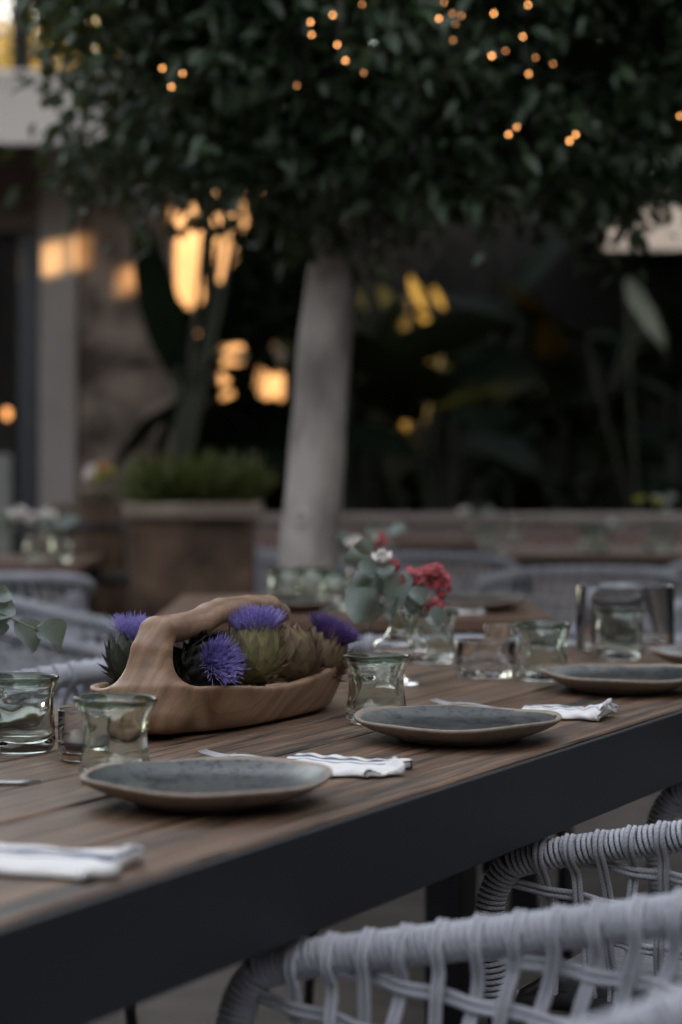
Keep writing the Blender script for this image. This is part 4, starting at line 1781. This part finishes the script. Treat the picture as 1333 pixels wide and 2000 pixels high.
BU, BV = .315, .425         # basket's corner on the table
HA, HB = .262, .118         # half length, half width
gx = np.arange(-.06, .59, .003)
gy = np.arange(-.05, .29, .003)
gz = np.arange(-.012, .20, .003)
X, Y, Z = np.meshgrid(gx, gy, gz, indexing='ij')
ca, cb_ = .262, .118


def plan_d(a_, b_, p=2.7):
    q = ((np.abs(X - ca) / a_) ** p + (np.abs(Y - cb_) / b_) ** p) ** (1 / p)
    return (q - 1) * np.minimum(a_, b_)


flare = .84 + .17 * np.clip(Z / .062, 0, 1.3) ** .7
outer = plan_d(HA * flare, HB * flare)
cav = plan_d((HA - .013) * (.80 + .21 * np.clip(Z / .062, 0, 1.4)), (HB - .013) * (.78 + .23 * np.clip(Z / .062, 0, 1.4)))
rimh = .060 + .006 * np.sin(X * 17 + .6) + .004 * np.sin(Y * 21) + .010 * np.exp(-((X - .50) / .06) ** 2)
cut = Z - rimh
bowl = smax(smax(outer, cut, .005), -(Z - .001), .010)
hollow = smax(cav, -(Z - .016), .02)
bowl = smax(bowl, -hollow, .004)


def capsule(p, q, r0, r1, sy=1.0, sx=1.0):
    p, q = np.array(p), np.array(q)
    d = q - p
    px_, py_, pz_ = X - p[0], Y - p[1], Z - p[2]
    t = np.clip((px_ * d[0] + py_ * d[1] + pz_ * d[2]) / (d @ d), 0, 1)
    r = r0 + (r1 - r0) * t
    dx, dy, dz = (px_ - t * d[0]) * sx, (py_ - t * d[1]) * sy, pz_ - t * d[2]
    return np.sqrt(dx * dx + dy * dy + dz * dz) - r


hb = .088
handle = None
hp = [(.012, hb, .035, .040), (.016, hb, .075, .030), (.022, hb, .115, .0232), (.038, hb, .1405, .0208), (.085, hb, .1420, .0190), (.14, hb, .1455, .0182), (.172, hb, .1535, .0180), (.205, hb, .159, .0172), (.28, hb, .160, .0162), (.345, hb + .004, .157, .0152), (.380, hb + .008, .143, .016), (.396, hb + .012, .110, .0165), (.404, hb + .015, .06, .022)]
for (a, c) in zip(hp[:-1], hp[1:]):
    k = capsule(a[:3], c[:3], a[3], c[3], .80)
    handle = k if handle is None else smin(handle, k, .003)
handle = smax(handle, -(Z - .010), .01)
# keep the pillars inside the bowl's end walls at the bottom
full = smin(bowl, handle, .030)
full = smax(full, -(Z - .001), .006)
vp, fq = surface_nets(full, np.array([gx[0], gy[0], gz[0]]), .003)
bk = mk('carved_basket', vp, fq.tolist(), M['basket'], None)
bk.location = T(BU, BV, TABLE_H + .0)
bk.rotation_euler = (0, 0, UANG)
tag(bk, 'long carved wooden basket with arched handle holding artichokes', 'basket')


# ================================================================== ARTICHOKES
def bract_mesh():
    vs, fs = [], []
    ns = 7
    W_ = [.34, .44, .50, .49, .41, .28, .13, .0]
    for i in range(ns + 1):
        t = i / ns
        w = W_[i]
        out = .30 * max(0, t - .45) ** 1.3 * 1.6
        bow = .20 * math.sin(PI * t * .8)
        for s in (-1, -.5, 0, .5, 1):
            vs.append((s * w, bow - .40 * w * s * s + out + .05 * (s == 0) * (1 - t), t + .02 * s * s))
    for i in range(ns):
        for j in range(4):
            a = i * 5 + j
            fs.append((a, a + 1, a + 6, a + 5))
    return vs, fs


BRV, BRF = bract_mesh()


def m_bract(name, c0, c1, tip):
    m = mat(name, c0, .55)
    tc = nd(m, 'ShaderNodeTexCoord')
    sp = nd(m, 'ShaderNodeSeparateXYZ')
    lk(m, tc.outputs['Object'], sp.inputs[0])
    oi = nd(m, 'ShaderNodeObjectInfo')
    base = mix(m, oi.outputs['Random'], c0, c1)
    v = coords(m, (9, 9, 1.2))
    n = noise(m, v, 3, 4)
    base = mix(m, ramp(m, n, [(.35, (0,) * 3), (.7, (.55,) * 3)]), base, tuple(x * .55 for x in c0))
    tt = ramp(m, sp.outputs[2], [(.55, (0,) * 3), (1., (.8,) * 3)])
    setc(m, mix(m, tt, base, tip))
    bump(m, n, .4, .03)
    return m


M['br_green'] = m_bract('green_bract', (.20, .20, .08), (.42, .37, .17), (.13, .065, .07))
M['br_dark'] = m_bract('dark_bract', (.018, .020, .017), (.045, .05, .035), (.022, .012, .018))
M['br_brown'] = m_bract('brown_bract', (.20, .115, .078), (.31, .27, .135), (.13, .06, .05))
M['br_dgreen'] = m_bract('dark_green_bract', (.035, .045, .03), (.085, .095, .06), (.02, .014, .022))


def m_bloom(name, c0, c1):
    m = mat(name, c0, .6)
    tc = nd(m, 'ShaderNodeTexCoord')
    v = coords(m)
    n = noise(m, v, 220, 2)
    setc(m, ramp(m, n, [(.3, c0), (.7, c1)]))
    return m


M['bloom'] = m_bloom('violet_bloom', (.20, .155, .47), (.45, .39, .80))
M['bloom_dark'] = m_bloom('deep_violet_bloom', (.06, .030, .14), (.14, .085, .30))


def artichoke(p, axis, R, kind, bloom, label, seed, bl_size=1.0, bl_len=.028, tall=1.1, nb=88, top_th=.46):
    r = random.Random(seed)
    root = thing('artichoke', label, 'artichoke', p, 0, 'artichokes in the basket')
    q = Vector(axis).normalized().to_track_quat('Z', 'Y')
    root.rotation_mode = 'QUATERNION'
    root.rotation_quaternion = q
    v, f, uv = lathe([(0, -R * tall * .78), (R * .5, -R * tall * .62), (R * .70, -R * tall * .25), (R * .72, 0), (R * .62, R * tall * .38), (R * .4, R * tall * .58), (0, R * tall * .64)], 20)
    mk('heart', v, f, M[kind], root)
    me = None
    for k in range(nb):
        t = (k + .5) / nb
        th = PI - .42 - (PI - .42 - top_th) * t ** .92
        ph = k * 2.39996 + r.uniform(-.1, .1)
        nrm = Vector((math.sin(th) * math.cos(ph), math.sin(th) * math.sin(ph), math.cos(th)))
        tan = Vector((-math.cos(th) * math.cos(ph), -math.cos(th) * math.sin(ph), math.sin(th)))
        side = tan.cross(nrm)
        ln = R * (.86 - .12 * abs(t - .5)) * r.uniform(.85, 1.15)
        w = R * (.54 if t < .7 else .44) * r.uniform(.85, 1.15)
        out = r.uniform(-.02, .30) + (.08 if t > .75 else 0)
        d = (tan + nrm * out).normalized()
        nn = (nrm - d * nrm.dot(d)).normalized()
        sd = nn.cross(d)
        c = Vector((nrm.x * R * .74, nrm.y * R * .74, nrm.z * R * .74 * tall))
        c -= tan * ln * .32
        if me is None:
            o = mk('bract', BRV, BRF, M[kind], root)
            me = o.data
            KBR[kind] = me
        else:
            o = inst('bract', me, root)
        mw = Matrix(((sd.x, nn.x, d.x), (sd.y, nn.y, d.y), (sd.z, nn.z, d.z))).to_4x4() @ Matrix.Diagonal((w, R * .55, ln, 1))
        mw.translation = c
        o.matrix_basis = mw
    if bloom:
        fm = MB()
        n = int(640 * bl_size)
        for k in range(n):
            rad = math.sqrt(r.random()) * R * .62 * bl_size
            a = r.uniform(0, 2 * PI)
            b0 = Vector((rad * math.cos(a), rad * math.sin(a), R * tall * .76))
            tilt = rad / (R * .62 * bl_size) * .75 + r.gauss(0, .14)
            dr = Vector((math.cos(a) * math.sin(tilt), math.sin(a) * math.sin(tilt), math.cos(tilt)))
            ln = bl_len * r.uniform(.75, 1.1) + R * .28
            cur = Vector((r.gauss(0, .16), r.gauss(0, .16), r.gauss(0, .1)))
            P = [b0, b0 + dr * ln * .5 + cur * ln * .18, b0 + dr * ln + cur * ln * .6]
            fm.tube(P, [.00055, .0005, .0003], 3, caps=False)
        fb = fm.build('bloom', M[bloom], root)
        stuff(fb)
    return root


KBR = {}


def ap(px, py, d):
    return at(px, py, d)


artichoke(ap(262, 1294, 3.02), (.22, .0, 1), .043, 'br_dgreen', 'bloom', 'dark artichoke with violet bloom left of the basket handle', 1, .85, .022, 1.0)
artichoke(ap(402, 1308, 2.945), (.50, -.72, .32), .046, 'br_dark', 'bloom', 'nearly black artichoke with its violet bloom facing the viewer', 2, .78, .010, 1.0, 80, .72)
artichoke(ap(492, 1283, 3.045), (.05, -.10, 1), .047, 'br_green', 'bloom', 'pale green artichoke with wide violet bloom on top', 3, .92, .020, 1.12, 104, .50)
artichoke(ap(578, 1287, 3.13), (-.25, -.25, 1), .041, 'br_brown', None, 'brownish artichoke without bloom beside the pale green one', 4, tall=1.15, nb=84, top_th=.10)
artichoke(ap(628, 1284, 3.20), (.42, -.12, .9), .043, 'br_brown', 'bloom_dark', 'brownish artichoke with dull purple bloom at the right end of the basket', 5, .9, .018, 1.0)
artichoke(ap(352, 1300, 3.06), (-.3, .2, 1), .040, 'br_dark', None, 'dark closed artichoke deep in the basket under the handle', 6, tall=1.0, nb=70, top_th=.12)


# ================================================================== FLOWERS
def disc_leaf(cup=.2, ns=9, wave=.05):
    """rounded eucalyptus leaf of unit length along +x"""
    vs, fs = [], []
    for i in range(ns + 1):
        t = i / ns
        w = .46 * math.sqrt(max(.0004, 1 - (2 * t - 1.0) ** 2)) * (1 + .12 * (t - .5))
        for j in range(-2, 3):
            s = j / 2
            vs.append((t - .03 * abs(s) * 0, s * w, cup * (w * s) ** 2 * 2.2 - .25 * cup * t * t + wave * math.sin(t * 7 + s * 3) * abs(s)))
    for i in range(ns):
        for j in range(4):
            a = i * 5 + j
            fs.append((a, a + 5, a + 6, a + 1))
    return vs, fs


EUC = [disc_leaf(.55, 9, .05), disc_leaf(.9, 9, .09)]
EUM = {}


def euc_leaf(parent, p, d, roll, ln, kind=0, wid=.95):
    if kind not in EUM:
        EUM[kind] = mk('leaf', *EUC[kind], M['eucalyptus'], parent)
        o = EUM[kind]
    else:
        o = inst('leaf', EUM[kind].data, parent)
    Rm = Matrix(rotmats(np.array([list(d)], float), np.array([roll]))[0].tolist()).to_4x4()
    o.matrix_basis = Matrix.Translation(p) @ Rm @ Matrix.Diagonal((ln, ln * wid, ln, 1))
    return o


def floret_mesh():
    vs, fs = [], []
    for k in range(5):
        a = k * 2 * PI / 5
        b0 = len(vs)
        for (t, w, z) in ((.08, .10, 0), (.5, .36, .22), (.85, .30, .30), (1.0, .08, .26)):
            for s in (-1, 1):
                x_, y_ = t, s * w
                vs.append((x_ * math.cos(a) - y_ * math.sin(a), x_ * math.sin(a) + y_ * math.cos(a), z + .05 * (s > 0)))
        for i in range(3):
            fs.append((b0 + i * 2, b0 + i * 2 + 2, b0 + i * 2 + 3, b0 + i * 2 + 1))
    # eye and tube below
    b0 = len(vs)
    for (r, z) in ((.16, .12), (.14, 0), (.06, -.9)):
        for k in range(5):
            a = k * 2 * PI / 5
            vs.append((r * math.cos(a), r * math.sin(a), z))
    for i in range(2):
        for k in range(5):
            j = (k + 1) % 5
            fs.append((b0 + i * 5 + k, b0 + i * 5 + j, b0 + i * 5 + 5 + j, b0 + i * 5 + 5 + k))
    fs.append(tuple(b0 + k for k in range(5)))
    return vs, fs


FLV, FLF = floret_mesh()
FLM = {}


def floret(parent, p, d, s, mt, name='floret'):
    if mt not in FLM:
        FLM[mt] = mk(name, FLV, FLF, M[mt], parent)
        o = FLM[mt]
    else:
        o = inst(name, FLM[mt].data, parent)
    q = Vector(d).normalized().to_track_quat('Z', 'Y').to_matrix().to_4x4()
    o.matrix_basis = Matrix.Translation(p) @ q @ Matrix.Diagonal((s, s, s, 1))
    return o


def petal_mesh():
    vs, fs = [], []
    for i in range(5):
        t = i / 4
        w = .42 * math.sin(PI * (.12 + .72 * t)) if i < 4 else .16
        for j in (-1, 0, 1):
            vs.append((t, j * w, .55 * t * t - .18 * (1 - j * j) + .04 * math.sin(t * 9 + j)))
    for i in range(4):
        for j in range(2):
            a = i * 3 + j
            fs.append((a, a + 3, a + 4, a + 1))
    return vs, fs


PTV, PTF = petal_mesh()
PTM = {}


def rose(parent, p, axis, s, mt='white_petal', rings=((5, .95, .25), (5, .75, .7), (4, .5, 1.05))):
    q = Vector(axis).normalized().to_track_quat('Z', 'Y').to_matrix().to_4x4()
    for (n, l, el) in rings:
        for k in range(n):
            if mt not in PTM:
                PTM[mt] = mk('petal', PTV, PTF, M[mt], parent)
                o = PTM[mt]
            else:
                o = inst('petal', PTM[mt].data, parent)
            a = k / n * 2 * PI + el * 2
            o.matrix_basis = Matrix.Translation(p) @ q @ Matrix.Rotation(a, 4, 'Z') @ Matrix.Rotation(-el, 4, 'Y') @ Matrix.Diagonal((s * l, s * l * 1.15, s * l, 1))


def footed_vase(p, label, s=1.0, grp='glass flower vases'):
    root = thing('footed_vase', label, 'vase', p, 0, grp)
    bulb_o = [(0, 0), (.030, 0), (.0325, .002), (.030, .004), (.012, .007), (.0055, .012), (.005, .026), (.008, .034), (.024, .040), (.040, .048), (.0465, .058), (.044, .070), (.033, .079), (.026, .084)]
    bulb_i = [(.0235, .083), (.031, .0775), (.0415, .0695), (.0438, .058), (.0378, .0495), (.022, .0425), (.006, .039), (0, .0385)]
    P = smooth_path([(a, b_, 0) for a, b_ in (bulb_o + bulb_i)[1:-1]], 3)
    v, f, uv = lathe([(0, 0)] + [(max(a, .0005) * s, b_ * s) for a, b_, _ in P] + [(0, .0385 * s)], 48)
    mk('foot_bowl', v, f, M['clear_glass'], root)
    bell = [(.0258, .0845), (.0225, .090), (.0215, .096), (.024, .108), (.030, .120), (.041, .131), (.0425, .1325), (.0405, .1325), (.0285, .1215), (.0220, .1085), (.0195, .096), (.0205, .090), (.0236, .0848)]
    P = smooth_path([(a, b_, 0) for a, b_ in bell], 3)
    v, f, uv = lathe([(a * s, b_ * s) for a, b_, _ in P], 48)
    mk('bell', v, f, M['green_glass'], root)
    return root


VP = tp(785, 3.56)
footed_vase(VP, 'footed glass vase with bulbous bowl holding red flowers')
bq = thing('bouquet', 'bunch of eucalyptus with coral red and white flowers in the footed vase', 'flowers', VP + Vector((0, 0, .085)))
bb = VP + Vector((0, 0, .085))


def stem(parent, pts, r=.0013, mt='stem'):
    return MB().tube(smooth_path(pts, 5), r, 5).build('stem', M[mt], parent)


dV = 3.55
for (a, c, ro, ln_, k) in (((722, 1096), (672, 1086), 1.2, 1, 0), ((726, 1082), (700, 1062), .9, 1, 0), ((735, 1118), (765, 1100), 1.1, 1, 0), ((742, 1160), (700, 1185), .9, 1, 1), ((735, 1125), (690, 1145), 1.3, 1, 0), ((768, 1185), (795, 1120), 1.5, 1, 0), ((735, 1150), (688, 1215), 1.35, 1, 0), ((770, 1188), (712, 1215), .35, 1, 1), ((843, 1185), (862, 1220), 1.2, 1, 0), ((790, 1165), (812, 1195), 1.0, 1, 0), ((720, 1130), (752, 1160), .9, 1, 0), ((700, 1100), (735, 1125), 1.0, 1, 0), ((745, 1130), (720, 1165), 1.2, 1, 1), ((760, 1150), (785, 1175), 1.3, 1, 0), ((730, 1175), (705, 1200), 1.0, 1, 0), ((775, 1165), (760, 1205), .6, 1, 1), ((800, 1150), (828, 1172), 1.1, 1, 0), ((712, 1150), (680, 1175), 1.1, 1, 0)):
    dd_ = dV + random.uniform(-.05, .03)
    A, B = at(a[0], a[1], dd_), at(c[0], c[1], dd_ + random.uniform(-.015, .015))
    euc_leaf(bq, A - bb, B - A, ro, max(.036, (B - A).length * 1.02), k, .88)
for pts in ([(785, 1240), (760, 1170), (735, 1118), (715, 1085)], [(790, 1240), (770, 1180), (738, 1150), (715, 1140)], [(795, 1245), (800, 1190), (775, 1120), (765, 1100)], [(800, 1245), (815, 1180), (825, 1150)], [(800, 1245), (830, 1180), (850, 1160)], [(792, 1250), (788, 1200), (770, 1150)]):
    stem(bq, [at(x_, y_, dV) - bb for (x_, y_) in pts])
rf = random.Random(9)
for (cx_, cyy, n, rx, ry) in ((815, 1130, 52, 36, 22), (850, 1116, 26, 18, 16), (864, 1140, 26, 14, 24), (850, 1182, 20, 15, 12), (764, 1104, 12, 13, 8)):
    for k in range(n):
        a = rf.uniform(0, 2 * PI)
        q = math.sqrt(rf.random())
        p = at(cx_ + rx * q * math.cos(a), cyy + ry * q * math.sin(a), dV - .012 + .03 * q * rf.random())
        floret(bq, p - bb, (math.cos(a) * q * .8 + rf.gauss(0, .2), -.9, -math.sin(a) * q * .8 + .45 + rf.gauss(0, .2)), rf.uniform(.0058, .0082), 'red_petal' if rf.random() < .90 else 'pink_petal')
rose(bq, at(748, 1098, dV - .01) - bb, (-.1, -.5, .8), .022)
rose(bq, at(686, 1128, dV + .04) - bb, (-.2, -.4, .9), .020, 'white_petal', ((5, .9, .9), (4, .7, 1.2)))

# eucalyptus sprig at the left edge
VL = tp(-70, 2.95)
footed_vase(VL, 'footed glass vase beyond the left edge with a eucalyptus sprig')
bs = thing('eucalyptus_sprig', 'grey green eucalyptus sprig reaching in at the left edge', 'foliage', VL + Vector((0, 0, .085)))
bb2 = VL + Vector((0, 0, .085))
dL = 2.98
for (a, c, ro, k) in (((-35, 1195), (32, 1180), 1.1, 0), ((-20, 1190), (12, 1235), .9, 1), ((28, 1215), (78, 1268), 1.1, 0), ((68, 1228), (128, 1262), 1.0, 1), ((-10, 1170), (20, 1150), 1.2, 0)):
    A, B = at(a[0], a[1], dL), at(c[0], c[1], dL + .02)
    euc_leaf(bs, A - bb2, B - A, ro, (B - A).length * 1.0, k, .95)
stem(bs, [at(x_, y_, dL) - bb2 for (x_, y_) in ((-75, 1290), (-55, 1210), (-20, 1192), (30, 1212), (75, 1232))])

# bouquets further back
def far_bouquet(px, py_top, d, label, cols, seed, s=1.0):
    base = tp(px, d)
    r = random.Random(seed)
    vz = lathe([(0, 0), (.03, 0), (.034, .004), (.036, .05), (.024, .075), (.03, .09), (.028, .09), (.021, .075), (.033, .05), (.031, .008), (0, .006)], 28)
    vo = mk('bud_vase', vz[0], vz[1], M['green_glass'], None)
    vo.location = base
    tag(vo, 'small glass vase under ' + label, 'vase', 'small vases on the far tables')
    t = thing('bouquet', label, 'flowers', base + Vector((0, 0, .03)))
    h = CAM_H - (py_top - 900) / FPX * d - TABLE_H - .03
    for k, mt in enumerate(cols):
        a = k * 2.4 + seed
        e = Vector((math.cos(a) * .055 * s, math.sin(a) * .04 * s, h * r.uniform(.72, .98)))
        stem(t, [(0, 0, 0), (e.x * .2, e.y * .2, h * .5), e], .0016)
        if mt == 'euc':
            euc_leaf(t, e, (math.cos(a), math.sin(a), .5), r.uniform(.3, 1.3), .05 * s, 0)
            euc_leaf(t, e * .8, (math.cos(a + 1), math.sin(a + 1), .3), r.uniform(.3, 1.3), .045 * s, 0)
        elif mt == 'red':
            for q in range(8):
                floret(t, e + Vector((r.gauss(0, .012), r.gauss(0, .012), r.gauss(0, .008))), (r.gauss(0, .5), -1, .6), .011, 'red_petal')
        else:
            rose(t, e, (math.cos(a) * .4, -.5, 1), .03 * s, mt)


far_bouquet(722, 1042, 5.62, 'bunch of red and white flowers on the square table', ['euc', 'red', 'euc', 'white_petal', 'euc', 'euc', 'euc', 'euc'], 3, .95)
far_bouquet(68, 1010, 8.0, 'pair of white roses on the far left table', ['white_petal', 'white_petal', 'euc', 'euc', 'euc', 'white_petal'], 8, 1.6)
far_bouquet(925, 990, 10.1, 'whitish flower on the farthest table', ['white_petal', 'euc', 'white_petal', 'euc'], 4, 1.0)
far_bouquet(1275, 975, 8.9, 'yellow green and white flowers on the dark table', ['yellow_petal', 'white_petal', 'yellow_petal', 'euc'], 5, 1.0)
far_bouquet(1175, 1025, 8.8, 'low grey green leaves on the dark table', ['euc', 'euc', 'euc', 'white_petal'], 6, 1.0)


# flowering pot on the barrel
fp = thing('flower_pot', 'small pot of orange white and yellow flowers on the wooden barrel', 'flower pot', Vector(brl.location) + Vector((.06, -.04, .901)))
v, f, uv = lathe([(0, 0), (.045, 0), (.06, .09), (.064, .092), (.064, .105), (.056, .105), (.05, .09), (0, .085)], 24)
mk('pot_body', v, f, M['planter_stone'], fp)
r = random.Random(3)
M['orange_petal'] = m_noisy('orange_petal', (.50, .20, .06), (.6, .36, .16), 30, .5, .1)
for k in range(7):
    a = k * 2.4
    e = Vector((.06 * math.cos(a) * r.uniform(.3, 1), .05 * math.sin(a), r.uniform(.13, .20)))
    stem(fp, [(0, 0, .08), (e.x * .4, e.y * .4, .11), e], .002, 'stem_dark')
    rose(fp, e, (math.cos(a) * .4, -.6, .8), .032, ('orange_petal', 'white_petal', 'yellow_petal')[k % 3], ((5, .95, .25), (5, .7, .8)))
